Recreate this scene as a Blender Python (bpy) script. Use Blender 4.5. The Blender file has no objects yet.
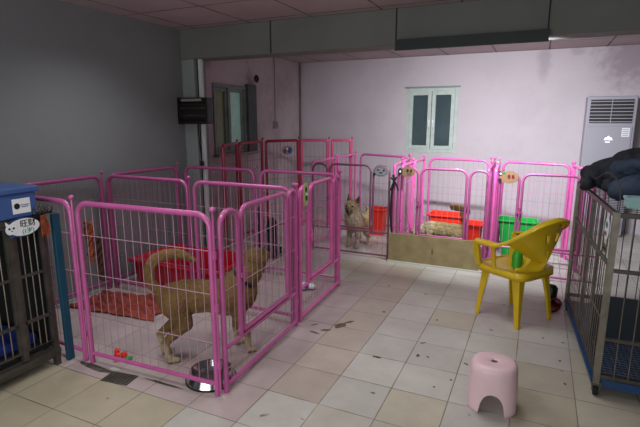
import bpy, bmesh, math, random
from mathutils import Vector, Matrix, noise
random.seed(7)
PI = math.pi
sc = bpy.context.scene
COL = sc.collection

# ------------------------------------------------------------------ helpers
def srgb(h):
    if isinstance(h, str):
        h = h.lstrip('#'); c = [int(h[i:i+2], 16)/255 for i in (0, 2, 4)]
    else: c = [v/255 for v in h]
    return tuple((v/12.92 if v <= .04045 else ((v+.055)/1.055)**2.4) for v in c) + (1,)

def mat(name, col, rough=.5, metal=0, spec=.5, bump=0, bscale=40, var=0, vscale=6, coat=0, emit=None, es=0, attr=None, sub=0):
    m = bpy.data.materials.new(name); m.use_nodes = True
    nt = m.node_tree; N = nt.nodes; L = nt.links
    b = N['Principled BSDF']
    b.inputs['Roughness'].default_value = rough
    b.inputs['Metallic'].default_value = metal
    b.inputs['Specular IOR Level'].default_value = spec
    b.inputs['Coat Weight'].default_value = coat
    tc = N.new('ShaderNodeTexCoord')
    c = srgb(col) if not (isinstance(col, tuple) and len(col) == 4) else col
    b.inputs['Base Color'].default_value = c
    src = None
    if attr:
        a = N.new('ShaderNodeAttribute'); a.attribute_name = attr; src = a.outputs['Color']
    if var > 0:
        n = N.new('ShaderNodeTexNoise'); n.inputs['Scale'].default_value = vscale; n.inputs['Detail'].default_value = 5
        L.new(tc.outputs['Object'], n.inputs['Vector'])
        mr = N.new('ShaderNodeMapRange'); mr.inputs['From Min'].default_value = .3; mr.inputs['From Max'].default_value = .7
        mr.inputs['To Min'].default_value = 1-var; mr.inputs['To Max'].default_value = 1+var*.5
        L.new(n.outputs['Fac'], mr.inputs['Value'])
        mx = N.new('ShaderNodeVectorMath'); mx.operation = 'SCALE'
        if src: L.new(src, mx.inputs[0])
        else: mx.inputs[0].default_value = c[:3]
        L.new(mr.outputs['Result'], mx.inputs['Scale'])
        src = mx.outputs['Vector']
    if src: L.new(src, b.inputs['Base Color'])
    if bump:
        n2 = N.new('ShaderNodeTexNoise'); n2.inputs['Scale'].default_value = bscale; n2.inputs['Detail'].default_value = 4
        L.new(tc.outputs['Object'], n2.inputs['Vector'])
        bp = N.new('ShaderNodeBump'); bp.inputs['Strength'].default_value = bump; bp.inputs['Distance'].default_value = .01
        L.new(n2.outputs['Fac'], bp.inputs['Height']); L.new(bp.outputs['Normal'], b.inputs['Normal'])
    if emit:
        b.inputs['Emission Color'].default_value = srgb(emit); b.inputs['Emission Strength'].default_value = es
    return m

class MB:
    def __init__(s): s.v = []; s.f = []; s.c = []
    def add(s, vs, fs, M=None):
        o = len(s.v)
        s.v += [tuple(M @ Vector(v)) if M else tuple(v) for v in vs]
        s.f += [tuple(i+o for i in f) for f in fs]; return s
    def box(s, a, b, M=None):
        x0, y0, z0 = a; x1, y1, z1 = b
        return s.add([(x0,y0,z0),(x1,y0,z0),(x1,y1,z0),(x0,y1,z0),(x0,y0,z1),(x1,y0,z1),(x1,y1,z1),(x0,y1,z1)],
            [(0,3,2,1),(4,5,6,7),(0,1,5,4),(1,2,6,5),(2,3,7,6),(3,0,4,7)], M)
    def tube(s, pts, r, n=8, closed=False):
        pts = [Vector(p) for p in pts]; m = len(pts)
        rs = r if isinstance(r, (list, tuple)) else [r]*m
        vs = []; fs = []; prev = None
        for i, p in enumerate(pts):
            if closed: t = pts[(i+1) % m]-pts[i-1]
            else: t = pts[min(i+1, m-1)]-pts[max(i-1, 0)]
            t.normalize()
            if prev is None:
                ref = Vector((0,0,1)) if abs(t.z) < .9 else Vector((1,0,0))
                u = t.cross(ref).normalized()
            else:
                u = prev-t*prev.dot(t)
                u = u.normalized() if u.length > 1e-6 else t.orthogonal().normalized()
            w = t.cross(u); prev = u
            for k in range(n):
                a = 2*PI*(k+.5)/n
                vs.append(p+(u*math.cos(a)+w*math.sin(a))*rs[i])
        for i in range(m if closed else m-1):
            j = (i+1) % m
            for k in range(n):
                k2 = (k+1) % n
                fs.append((i*n+k, i*n+k2, j*n+k2, j*n+k))
        if not closed: fs += [tuple(range(n))[::-1], tuple((m-1)*n+k for k in range(n))]
        return s.add(vs, fs)
    def lathe(s, prof, n=32, M=None, sx=1, sy=1, cap=True):
        vs = []; fs = []
        for (r, z) in prof:
            for k in range(n):
                a = 2*PI*k/n; vs.append((r*math.cos(a)*sx, r*math.sin(a)*sy, z))
        for i in range(len(prof)-1):
            for k in range(n):
                k2 = (k+1) % n; fs.append((i*n+k, i*n+k2, (i+1)*n+k2, (i+1)*n+k))
        if cap: fs += [tuple(range(n))[::-1], tuple((len(prof)-1)*n+k for k in range(n))]
        return s.add(vs, fs, M)
    def ball(s, c, r, n=12, m=8, sz=1):
        pr = [(max(1e-4, r*math.sin(PI*i/m)), -r*sz*math.cos(PI*i/m)) for i in range(m+1)]
        return s.lathe(pr, n, Matrix.Translation(c))
    def build(s, name, m=None, parent=None, loc=None, smooth=True, bevel=0, solid=0, subsurf=0, rot=None, bseg=2):
        me = bpy.data.meshes.new(name); me.from_pydata(s.v, [], s.f); me.update()
        bm = bmesh.new(); bm.from_mesh(me)
        bmesh.ops.recalc_face_normals(bm, faces=bm.faces); bm.to_mesh(me); bm.free()
        o = bpy.data.objects.new(name, me); COL.objects.link(o)
        if m: me.materials.append(m)
        if smooth:
            for p in me.polygons: p.use_smooth = True
            try: me.set_sharp_from_angle(angle=math.radians(40))
            except Exception: pass
        if parent: o.parent = parent
        if loc is not None: o.location = loc
        if rot is not None: o.rotation_euler = rot
        if solid:
            q = o.modifiers.new('s', 'SOLIDIFY'); q.thickness = solid; q.offset = 0
        if bevel:
            q = o.modifiers.new('b', 'BEVEL'); q.width = bevel; q.segments = bseg; q.limit_method = 'ANGLE'
        if subsurf:
            q = o.modifiers.new('u', 'SUBSURF'); q.levels = subsurf; q.render_levels = subsurf
        return o

def tag(o, label=None, cat=None, group=None, kind=None):
    if label: o['label'] = label
    if cat: o['category'] = cat
    if group: o['group'] = group
    if kind: o['kind'] = kind
    return o
def empty(name, loc=(0,0,0), rz=0, **k):
    o = bpy.data.objects.new(name, None); COL.objects.link(o)
    o.empty_display_size = .1; o.location = loc; o.rotation_euler = (0,0,rz)
    return tag(o, **k)
def struct(name, mb, m, **k):
    o = mb.build(name, m, **k); o['kind'] = 'structure'; return o
def arc(cx, cz, r, a0, a1, n=7):
    return [(cx+r*math.cos(a0+(a1-a0)*i/n), 0, cz+r*math.sin(a0+(a1-a0)*i/n)) for i in range(n+1)]
def spline(P, n=6):
    P = [Vector(p) for p in P]; out = []
    Q = [P[0]*2-P[1]]+P+[P[-1]*2-P[-2]]
    for i in range(1, len(Q)-2):
        a, b, c, d = Q[i-1:i+3]
        for k in range(n):
            t = k/n
            out.append(.5*((2*b)+(c-a)*t+(2*a-5*b+4*c-d)*t*t+(3*b-a-3*c+d)*t*t*t))
    out.append(P[-1]); return out
def text_mesh(name, body, size, m, parent, M, ext=.0008, sx=1):
    cu = bpy.data.curves.new(name, 'FONT'); cu.body = body; cu.size = size; cu.extrude = ext
    cu.align_x = 'CENTER'; cu.align_y = 'CENTER'; cu.resolution_u = 2
    t = bpy.data.objects.new(name, cu); COL.objects.link(t)
    bpy.context.view_layer.update()
    dg = bpy.context.evaluated_depsgraph_get()
    me = bpy.data.meshes.new_from_object(t.evaluated_get(dg)); me.name = name
    bpy.data.objects.remove(t)
    o = bpy.data.objects.new(name, me); COL.objects.link(o)
    me.materials.clear(); me.materials.append(m)
    me.transform(M @ Matrix.Diagonal((sx,1,1,1))); o.parent = parent
    return o
def oval_pts(rx, rz, n=28, cx=0, cz=0, y=0): return [(cx+rx*math.cos(2*PI*k/n), y, cz+rz*math.sin(2*PI*k/n)) for k in range(n)]
def disc(mb, rx, rz, th=.002, cx=0, cz=0, y=0, n=28):
    """thin oval plate in local xz, facing -y"""
    a = oval_pts(rx, rz, n, cx, cz, y-th); b = oval_pts(rx, rz, n, cx, cz, y)
    fs = [tuple(range(n)), tuple(range(2*n-1, n-1, -1))]+[(k, (k+1) % n, n+(k+1) % n, n+k) for k in range(n)]
    return mb.add(a+b, fs)

# ------------------------------------------------------------------ materials
M = {}
def pink(name, c, **k): return mat(name, c, rough=.33, coat=.35, var=.12, vscale=9, **k)
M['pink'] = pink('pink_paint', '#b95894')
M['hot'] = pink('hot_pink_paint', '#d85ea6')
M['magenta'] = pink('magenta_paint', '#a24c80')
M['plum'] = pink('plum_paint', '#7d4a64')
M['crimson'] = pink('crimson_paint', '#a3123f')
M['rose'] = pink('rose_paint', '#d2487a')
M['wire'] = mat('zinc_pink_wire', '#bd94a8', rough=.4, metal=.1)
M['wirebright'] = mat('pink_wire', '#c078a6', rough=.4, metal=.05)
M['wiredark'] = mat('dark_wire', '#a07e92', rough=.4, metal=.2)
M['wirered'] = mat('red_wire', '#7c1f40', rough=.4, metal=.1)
M['steel'] = mat('brushed_steel', '#8b8478', rough=.42, metal=.75, var=.3, vscale=14)
M['steeldark'] = mat('dull_steel', '#5f5b54', rough=.45, metal=.6, var=.35, vscale=14)
M['bowl'] = mat('polished_steel', '#c4c8cc', rough=.16, metal=1)
M['black'] = mat('black_plastic', '#141416', rough=.4)
M['blackm'] = mat('black_rubber', '#101010', rough=.8)
M['yellow'] = mat('yellow_plastic', '#d6b41c', rough=.36, var=.08, vscale=5)
M['stool'] = mat('pale_pink_plastic', '#e2c2c8', rough=.38, var=.05, vscale=8)
M['stooldk'] = mat('pale_pink_plastic_inner', '#b98f98', rough=.5)
M['green'] = mat('green_plastic', '#0f9a3a', rough=.4)
M['greenlt'] = mat('bright_green_plastic', '#3aa022', rough=.4)
M['redtub'] = mat('red_plastic', '#e0301c', rough=.4)
M['redbed'] = mat('dark_red_plastic', '#b5152e', rough=.4, var=.1)
M['orangemat'] = mat('orange_red_cloth', '#9c4638', rough=.95, bump=.9, bscale=120, var=.35, vscale=18)
M['rope'] = mat('orange_rope', '#8f4224', rough=.9, bump=.5, bscale=150, var=.5, vscale=30)
M['ropedk'] = mat('brown_rope', '#3a1c12', rough=.9, bump=.5, bscale=150)
M['blue'] = mat('blue_plastic', '#3c5a92', rough=.45)
M['bluedk'] = mat('blue_pad', '#1b3388', rough=.8, var=.2)
M['innerdk'] = mat('dark_sheet', '#222a33', rough=.6)
M['traybl'] = mat('blue_tray', '#1c426e', rough=.4, var=.2)
M['teal'] = mat('teal_board', '#11465e', rough=.5, var=.15)
M['tealbox'] = mat('pale_teal_box', '#9cc4c4', rough=.5)
M['white'] = mat('white_label', '#e4e8ec', rough=.6)
M['ink'] = mat('ink', '#15171c', rough=.6)
M['inkblue'] = mat('blue_ink', '#27487c', rough=.6)
M['inkgreen'] = mat('green_ink', '#3c8a70', rough=.6)
M['tan'] = mat('tan_card', '#8a6a4e', rough=.7, var=.15, vscale=30)
M['greycard'] = mat('grey_card', '#8c8a92', rough=.7, var=.1)
M['yelcard'] = mat('yellow_green_card', '#a8b070', rough=.7)
M['plank'] = mat('beige_board', '#8c7e58', rough=.8, var=.22, vscale=9, bump=.2, bscale=30)
M['jacket'] = mat('dark_navy_cloth', '#161c28', rough=.75, bump=.35, bscale=25, var=.35, vscale=9)
M['jacketb'] = mat('blue_lining_cloth', '#26364a', rough=.7, bump=.3, bscale=30)
M['acw'] = mat('air_conditioner_shell', '#9a98a2', rough=.5)
M['acgrey'] = mat('air_conditioner_side', '#8f8d95', rough=.5)
M['acdk'] = mat('louvre_dark', '#15151a', rough=.6)
M['frameg'] = mat('pale_green_window_frame', '#b4c2ba', rough=.5, var=.12, vscale=12)
M['framed'] = mat('grey_window_frame', '#7e8884', rough=.5, var=.2, vscale=12)
M['outlet'] = mat('outlet_plastic', '#8f8986', rough=.5)
M['lamp'] = mat('fixture_housing', '#1c2a27', rough=.5)
M['tubeglass'] = mat('lamp_tube', '#ffffff', rough=.3, emit='#eaf0ff', es=2)
M['led'] = mat('led_display', '#ffffff', emit='#f4f6ff', es=1.6)
M['eye'] = mat('dog_eye', '#0a0807', rough=.12)
M['nose'] = mat('dog_nose', '#0c0a0a', rough=.35)
M['debris_shadow'] = mat('dirt_and_shadow', '#504d43', rough=.95, bump=.8, bscale=60, var=.5, vscale=30)
M['stain'] = mat('brown_stain', '#6c6248', rough=.9, var=.5, vscale=30)
M['paper'] = mat('crumpled_paper', '#bdbdb4', rough=.9)
M['conduit'] = mat('white_conduit', '#c9cdcd', rough=.5)
M['brown'] = mat('brown_paper_bag', '#6f5a43', rough=.85, var=.15)
M['shoered'] = mat('dark_red_rubber', '#6a1a1c', rough=.5)

def glass(name, c, top, bot, es, z0, z1):
    m = mat(name, c, rough=.12)
    return m

def wall_mat(name, base, stain, amt=.5, spots=(), dirt_z=None, scale=1.6):
    m = mat(name, base, rough=.75, bump=.12, bscale=22)
    nt = m.node_tree; N = nt.nodes; L = nt.links; b = N['Principled BSDF']
    geo = N.new('ShaderNodeNewGeometry')
    n = N.new('ShaderNodeTexNoise'); n.inputs['Scale'].default_value = scale; n.inputs['Detail'].default_value = 7; n.inputs['Roughness'].default_value = .65
    L.new(geo.outputs['Position'], n.inputs['Vector'])
    r = N.new('ShaderNodeMapRange'); r.inputs['From Min'].default_value = .48; r.inputs['From Max'].default_value = .8
    r.inputs['To Max'].default_value = amt; L.new(n.outputs['Fac'], r.inputs['Value'])
    fac = r.outputs['Result']
    n3 = N.new('ShaderNodeTexNoise'); n3.inputs['Scale'].default_value = 9; n3.inputs['Detail'].default_value = 8; n3.inputs['Roughness'].default_value = .7
    L.new(geo.outputs['Position'], n3.inputs['Vector'])
    for (p, rad, sz, strength) in spots:
        d = N.new('ShaderNodeVectorMath'); d.operation = 'SUBTRACT'; L.new(geo.outputs['Position'], d.inputs[0]); d.inputs[1].default_value = p
        s_ = N.new('ShaderNodeVectorMath'); s_.operation = 'MULTIPLY'; L.new(d.outputs[0], s_.inputs[0]); s_.inputs[1].default_value = (1, 1, sz)
        ln = N.new('ShaderNodeVectorMath'); ln.operation = 'LENGTH'; L.new(s_.outputs[0], ln.inputs[0])
        ad = N.new('ShaderNodeMath'); ad.operation = 'MULTIPLY_ADD'; L.new(n3.outputs['Fac'], ad.inputs[0]); ad.inputs[1].default_value = -rad*1.6; L.new(ln.outputs['Value'], ad.inputs[2])
        mr = N.new('ShaderNodeMapRange'); mr.inputs['From Min'].default_value = rad*.3; mr.inputs['From Max'].default_value = -rad*.4
        mr.inputs['To Max'].default_value = strength; L.new(ad.outputs[0], mr.inputs['Value'])
        mxx = N.new('ShaderNodeMath'); mxx.operation = 'MAXIMUM'; L.new(fac, mxx.inputs[0]); L.new(mr.outputs['Result'], mxx.inputs[1]); fac = mxx.outputs[0]
    mx = N.new('ShaderNodeMix'); mx.data_type = 'RGBA'; mx.inputs['A'].default_value = srgb(base); mx.inputs['B'].default_value = srgb(stain)
    L.new(fac, mx.inputs['Factor']); L.new(mx.outputs['Result'], b.inputs['Base Color'])
    return m

def grid_mat(name, base, line, sx, sy, ox, oy, w, var=.06, rough=.8, attr=None, bump=.4, dirt=0, jitter=0):
    """tile joints from world position"""
    m = mat(name, base, rough=rough)
    nt = m.node_tree; N = nt.nodes; L = nt.links; b = N['Principled BSDF']
    geo = N.new('ShaderNodeNewGeometry'); sep = N.new('ShaderNodeSeparateXYZ'); L.new(geo.outputs['Position'], sep.inputs[0])
    def ax(out, s, o):
        a = N.new('ShaderNodeMath'); a.operation = 'SUBTRACT'; L.new(out, a.inputs[0]); a.inputs[1].default_value = o
        d = N.new('ShaderNodeMath'); d.operation = 'DIVIDE'; L.new(a.outputs[0], d.inputs[0]); d.inputs[1].default_value = s
        f = N.new('ShaderNodeMath'); f.operation = 'FRACT'; L.new(d.outputs[0], f.inputs[0])
        p = N.new('ShaderNodeMath'); p.operation = 'PINGPONG'; L.new(f.outputs[0], p.inputs[0]); p.inputs[1].default_value = .5
        q = N.new('ShaderNodeMath'); q.operation = 'MULTIPLY'; L.new(p.outputs[0], q.inputs[0]); q.inputs[1].default_value = s
        return q.outputs[0]
    mn = N.new('ShaderNodeMath'); mn.operation = 'MINIMUM'
    L.new(ax(sep.outputs['X'], sx, ox), mn.inputs[0]); L.new(ax(sep.outputs['Y'], sy, oy), mn.inputs[1])
    n = N.new('ShaderNodeTexNoise'); n.inputs['Scale'].default_value = 5; n.inputs['Detail'].default_value = 6; L.new(geo.outputs['Position'], n.inputs['Vector'])
    wv = N.new('ShaderNodeMapRange'); wv.inputs['From Min'].default_value = .3; wv.inputs['From Max'].default_value = .7; wv.inputs['To Min'].default_value = w*.55; wv.inputs['To Max'].default_value = w*1.4
    L.new(n.outputs['Fac'], wv.inputs['Value'])
    lt = N.new('ShaderNodeMapRange'); L.new(mn.outputs[0], lt.inputs['Value']); lt.inputs['From Min'].default_value = 0; L.new(wv.outputs['Result'], lt.inputs['From Max'])
    vr = N.new('ShaderNodeMapRange'); vr.inputs['From Min'].default_value = .3; vr.inputs['From Max'].default_value = .7; vr.inputs['To Min'].default_value = 1-var; vr.inputs['To Max'].default_value = 1+var*.4
    n5 = N.new('ShaderNodeTexNoise'); n5.inputs['Scale'].default_value = 2.3; n5.inputs['Detail'].default_value = 9; n5.inputs['Roughness'].default_value = .7; L.new(geo.outputs['Position'], n5.inputs['Vector'])
    L.new(n5.outputs['Fac'], vr.inputs['Value'])
    sc_ = N.new('ShaderNodeVectorMath'); sc_.operation = 'SCALE'
    if attr:
        a = N.new('ShaderNodeAttribute'); a.attribute_name = attr; L.new(a.outputs['Color'], sc_.inputs[0])
    else: sc_.inputs[0].default_value = srgb(base)[:3]
    L.new(vr.outputs['Result'], sc_.inputs['Scale'])
    out = sc_.outputs['Vector']
    if dirt:
        n4 = N.new('ShaderNodeTexNoise'); n4.inputs['Scale'].default_value = 11; n4.inputs['Detail'].default_value = 3; L.new(geo.outputs['Position'], n4.inputs['Vector'])
        dr = N.new('ShaderNodeMapRange'); dr.inputs['From Min'].default_value = .70; dr.inputs['From Max'].default_value = .76; dr.inputs['To Max'].default_value = dirt; L.new(n4.outputs['Fac'], dr.inputs['Value'])
        dm = N.new('ShaderNodeMix'); dm.data_type = 'RGBA'; L.new(dr.outputs['Result'], dm.inputs['Factor']); L.new(out, dm.inputs['A']); dm.inputs['B'].default_value = srgb('#5a5344')
        out = dm.outputs['Result']
    mx = N.new('ShaderNodeMix'); mx.data_type = 'RGBA'; mx.inputs['A'].default_value = srgb(line)
    L.new(lt.outputs['Result'], mx.inputs['Factor']); L.new(out, mx.inputs['B'])
    L.new(mx.outputs['Result'], b.inputs['Base Color'])
    bp = N.new('ShaderNodeBump'); bp.inputs['Strength'].default_value = bump; bp.inputs['Distance'].default_value = .003
    L.new(lt.outputs['Result'], bp.inputs['Height']); L.new(bp.outputs['Normal'], b.inputs['Normal'])
    if rough < .6:
        rr = N.new('ShaderNodeMapRange'); rr.inputs['From Min'].default_value = .3; rr.inputs['From Max'].default_value = .7; rr.inputs['To Min'].default_value = rough-.1; rr.inputs['To Max'].default_value = rough+.2
        L.new(n5.outputs['Fac'], rr.inputs['Value']); L.new(rr.outputs['Result'], b.inputs['Roughness'])
    return m

# ------------------------------------------------------------------ room
XL, XL2, YB, YM, ZC, XR, YF = -3.38, -3.6, 7.02, 3.94, 2.33, 2.3, -1.6
W_front = wall_mat('grey_plaster', '#7e8283', '#6a6d6e', .35, dirt_z=1)
W_rear = wall_mat('pinkish_plaster', '#bfb7bd', '#9c9098', .4, spots=[((.95, YB, 2.2), .42, 1.0, .95), ((-.03, YB, 2.2), .10, .35, .55), ((.35, YB, 2.3), .10, 1.5, .5)])
W_rearL = wall_mat('pinkish_plaster_left', '#c0b3b7', '#75656a', .7, spots=[((XL2, 5.55, 1.6), .16, .25, .7), ((XL2, 4.6, 2.1), .15, 2, .5)])
W_beam = mat('painted_beam', '#6f716c', rough=.7, var=.12, vscale=2.5, bump=.05)
# floor, tile by tile
T = .303; FX, FY = -.626, 2.293
fm = bpy.data.meshes.new('floor')
i0, i1 = math.floor((XL2-.1-FX)/T), math.ceil((XR+.1-FX)/T)
j0, j1 = math.floor((YF-.1-FY)/T), math.ceil((YB+.1-FY)/T)
vs = [(FX+i*T, FY+j*T, 0) for j in range(j0, j1+1) for i in range(i0, i1+1)]
nx = i1-i0+1; fs = []; cols = []
rnd = random.Random(3)
def tcol(i, j):
    x = FX+(i+.5)*T; y = FY+(j+.5)*T
    beige = Vector(srgb('#b8af98')[:3]); white = Vector(srgb('#c0bdb5')[:3]); pinkw = Vector(srgb('#b9aaa8')[:3])
    c = white
    if x < -1.55 and y < 1.75: c = beige
    elif x < -1.3 and y > 1.8 and x > -3.4 and y < 3.8: c = pinkw
    elif -1.5 < x < -.93 and y > 2.0: c = beige*.45+white*.55 if rnd.random() < .4 else beige*.5+pinkw*.5
    elif rnd.random() < .08: c = beige*.7+white*.3
    if x > .0 and y < 2.9: c = c*.35+beige*.6
    if y < 1.9 and x > -1.2: c = c*.7+beige*.3 if rnd.random() < .5 else c
    c = c*(1+rnd.uniform(-.07, .05))
    return (c[0], c[1], c[2], 1)
for j in range(j1-j0):
    for i in range(nx-1):
        a = j*nx+i; fs.append((a, a+1, a+1+nx, a+nx)); cols.append(tcol(i+i0, j+j0))
fm.from_pydata(vs, [], fs); fm.update()
ca = fm.color_attributes.new('tile', 'FLOAT_COLOR', 'CORNER')
for p in fm.polygons:
    for l in p.loop_indices: ca.data[l].color = cols[p.index]
floor = bpy.data.objects.new('floor', fm); COL.objects.link(floor); floor['kind'] = 'structure'
fm.materials.append(grid_mat('floor_tiles', '#bdbab1', '#57503f', T, T, FX, FY, .0038, var=.22, rough=.36, attr='tile', dirt=.7))
# ceiling: suspended panels
struct('ceiling', MB().box((XL2-.1, YF-.1, ZC), (XR+.1, YB+.1, ZC+.08)), grid_mat('ceiling_panels', '#b3a0a3', '#1c1415', .64, .62, -2.54, 3.22, .013, var=.12, rough=.85, bump=.2), smooth=False)
struct('wall_left', MB().box((XL-.3, YF, 0), (XL, YM+.02, ZC)), W_front, smooth=False)
# rear room left wall with window opening
wy0, wy1, wz0, wz1 = 4.72, 5.42, 1.02, 1.87
mb = MB()
mb.box((XL2-.2, YM+.02, 0), (XL2, wy0, ZC)).box((XL2-.2, wy1, 0), (XL2, YB, ZC)).box((XL2-.2, wy0, 0), (XL2, wy1, wz0)).box((XL2-.2, wy0, wz1), (XL2, wy1, ZC))
struct('wall_rear_left', mb, W_rearL, smooth=False)
# back wall with window opening
bx0, bx1, bz0, bz1 = -1.83, -1.09, .965, 1.89
mb = MB()
mb.box((XL2-.2, YB, 0), (bx0, YB+.2, ZC)).box((bx1, YB, 0), (XR+.2, YB+.2, ZC)).box((bx0, YB, 0), (bx1, YB+.2, bz0)).box((bx0, YB, bz1), (bx1, YB+.2, ZC))
struct('wall_back', mb, W_rear, smooth=False)
struct('wall_right', MB().box((XR, YF, 0), (XR+.2, YB, ZC)), W_front, smooth=False)
struct('wall_front', MB().box((XL-.3, YF-.2, 0), (XR+.2, YF, ZC)), W_front, smooth=False)
# beam and pillar
struct('trim_1', MB().box((XL, YM, 2.042), (XR, YM+.24, ZC-.001)), W_beam, smooth=False, bevel=.004)
W_pillar = mat('painted_pillar', '#8b9090', rough=.7, var=.1, vscale=3)
struct('trim_2', MB().box((XL, YM+.003, 0), (XL+.155, YM+.2, 2.041)), W_pillar, smooth=False, bevel=.006)
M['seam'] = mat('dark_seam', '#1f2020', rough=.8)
for k, x in enumerate((-2.32, -1.135, -.01)):
    struct('trim_%d' % (k+3), MB().box((x-.005, YM-.006, 2.045), (x+.005, YM, ZC-.002)), M['seam'], smooth=False)
struct('trim_6', MB().tube([(XL2+.02, 6.98, 0), (XL2+.02, 6.98, ZC)], .016), mat('rusty_pipe', '#7b6a60', rough=.7, var=.3))

# back window: two casements
def casement_window():
    w = struct('window_1', MB().box((bx0, YB+.0, bz0), (bx0+.045, YB+.12, bz1)).box((bx1-.045, YB, bz0), (bx1, YB+.12, bz1)).box((bx0+.045, YB, bz1-.05), (bx1-.045, YB+.12, bz1)).box((bx0+.045, YB, bz0), (bx1-.045, YB+.12, bz0+.05)), M['frameg'], bevel=.004, smooth=False)
    cx = (bx0+bx1)/2
    for (a, b) in ((bx0+.045, cx-.004), (cx+.004, bx1-.045)):
        s = MB(); t = .052; z0, z1 = bz0+.05, bz1-.05; y0, y1 = YB-.012, YB+.04
        s.box((a, y0, z0), (a+t, y1, z1)).box((b-t, y0, z0), (b, y1, z1)).box((a+t, y0, z0), (b-t, y1, z0+t)).box((a+t, y0, z1-t), (b-t, y1, z1))
        so = s.build('sash', M['frameg'], w, smooth=False, bevel=.003)
        gm = M['pane']
        MB().box((a+t, YB+.012, z0+t), (b-t, YB+.018, z1-t)).build('pane', gm, so, smooth=False)
        hx = cx-.028 if a < cx-.1 else cx+.028
        h = MB().box((hx-.008, YB-.03, 1.36), (hx+.008, YB-.012, 1.44)); h.tube([(hx, YB-.03, 1.4), (hx, YB-.045, 1.4), (hx+.012, YB-.045, 1.33)], .007, 6)
        h.build('handle', M['white'], so)
    MB().box((bx0-.02, YB-.03, bz1), (bx1+.02, YB+.0, bz1+.02)).build('window_lintel', M['framed'], w, smooth=False)
    # a pale mark inside the right pane
M['pane'] = mat('dusky_glow_glass', '#3a474b', rough=.12, var=.35, vscale=2.2, emit='#3c4d52', es=.28)  # weak glow put into the glass to stand for light outside
casement_window()
struct('trim_7', MB().box((bx0, YB+.19, bz0), (bx1, YB+.2, bz1)), M['seam'], smooth=False)
# left window
def left_window():
    w = struct('window_2', MB().box((XL2-.1, wy0, wz0), (XL2+.015, wy0+.04, wz1)).box((XL2-.1, wy1-.04, wz0), (XL2+.015, wy1, wz1)).box((XL2-.1, wy0+.04, wz1-.04), (XL2+.015, wy1-.04, wz1)).box((XL2-.1, wy0+.04, wz0), (XL2+.015, wy1-.04, wz0+.04)), M['framed'], smooth=False, bevel=.003)
    ym = (wy0+wy1)/2-.02
    for k, (a, b) in enumerate(((wy0+.04, ym), (ym, wy1-.04))):
        s = MB(); t = .045; x0, x1 = XL2-.07+k*.02, XL2-.03+k*.02; z0, z1 = wz0+.04, wz1-.04
        s.box((x0, a, z0), (x1, a+t, z1)).box((x0, b-t, z0), (x1, b, z1)).box((x0, a+t, z0), (x1, b-t, z0+t)).box((x0, a+t, z1-t), (x1, b-t, z1))
        so = s.build('sash', M['framed'], w, smooth=False)
        MB().box((x0+.015, a+t, z0+t), (x0+.02, b-t, z1-t)).build('pane', M['pane_l'] if k == 0 else M['pane_r'], so, smooth=False)
    MB().box((XL2-.02, wy1, wz0-.04), (XL2+.05, wy1+.20, wz1+.03)).build('shutter', M['shutter'], w, smooth=False)
    MB().box((XL2, wy0-.03, wz0-.03), (XL2+.08, wy1+.2, wz0)).build('window_sill', M['outlet'], w, smooth=False)
M['pane_l'] = mat('yellow_green_glow_glass', '#4a4e30', rough=.15, emit='#5c6134', es=.10, var=.3)  # faint glow put into the darker left pane
M['pane_r'] = mat('daylight_glow_glass', '#6f8a80', rough=.15, emit='#7fa096', es=.22, var=.3)  # stronger glow put into this pane as daylight
M['shutter'] = mat('grey_shutter', '#4c5354', rough=.6, var=.2)
left_window()

# ------------------------------------------------------------------ wall fittings
o = MB().box((XL2, 6.13, 1.31), (XL2+.03, 6.24, 1.42)).build('wall_outlet', M['outlet'], smooth=False, bevel=.004)
tag(o, 'small grey wall outlet below a thin conduit, high above the red pens', 'outlet')
for z in (1.35, 1.385): MB().box((XL2+.028, 6.165, z-.006), (XL2+.032, 6.205, z+.006)).build('socket_hole', M['black'], o, smooth=False)
tag(MB().tube([(XL2+.008, 6.19, 1.42), (XL2+.008, 6.19, ZC-.002)], .007, 6).build('wall_conduit', M['outlet']), 'thin grey conduit running from the ceiling down to the wall outlet', 'conduit')
o = MB().lathe([(.001, 0), (.045, 0), (.055, .012), (.04, .02), (.035, .004), (.001, .004)], 20, Matrix.Translation((XL2, 5.70, 1.99)) @ Matrix.Rotation(PI/2, 4, 'Y')).build('pipe_hole', M['black'])
tag(o, 'round black pipe hole in the wall beside the left window', 'pipe hole')
tag(MB().tube([(XL+.17, YM+.05, 0.001), (XL+.17, YM+.05, 2.04)], .011, 6).build('black_pipe', M['black']), 'thin black pipe running down the side of the pillar', 'pipe')
tag(MB().box((XL+.186, YM+.03, 0.001), (XL+.222, YM+.07, 2.04)).build('white_conduit', M['conduit'], smooth=False, bevel=.004), 'pale vertical cable trunking beside the black pipe on the pillar', 'conduit')

# fluorescent fixture under the beam
fx = empty('ceiling_light_fixture', (-.56, YM-.045, 2.03), label='long dark lamp housing fixed to the lower edge of the beam', cat='light fixture')
hb = MB(); L_ = .56
hb.add([(-L_, -.03, .045), (L_, -.03, .045), (L_, -.035, -.04), (-L_, -.035, -.04), (-L_, -.022, .045), (L_, -.022, .045), (L_, -.027, -.04), (-L_, -.027, -.04)], [(0,1,2,3),(7,6,5,4),(0,4,5,1),(1,5,6,2),(2,6,7,3),(3,7,4,0)])
hb.box((-L_, -.022, .03), (L_, .035, .044))
hb.box((-L_, -.022, -.03), (-L_+.012, .03, .03)).box((L_-.012, -.022, -.03), (L_, .03, .03))
hb.build('housing', M['lamp'], fx, smooth=False)
MB().tube([(-L_+.02, 0.012, -.014), (L_-.02, 0.012, -.014)], .012, 12).build('lamp_tube', M['tubeglass'], fx)

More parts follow.
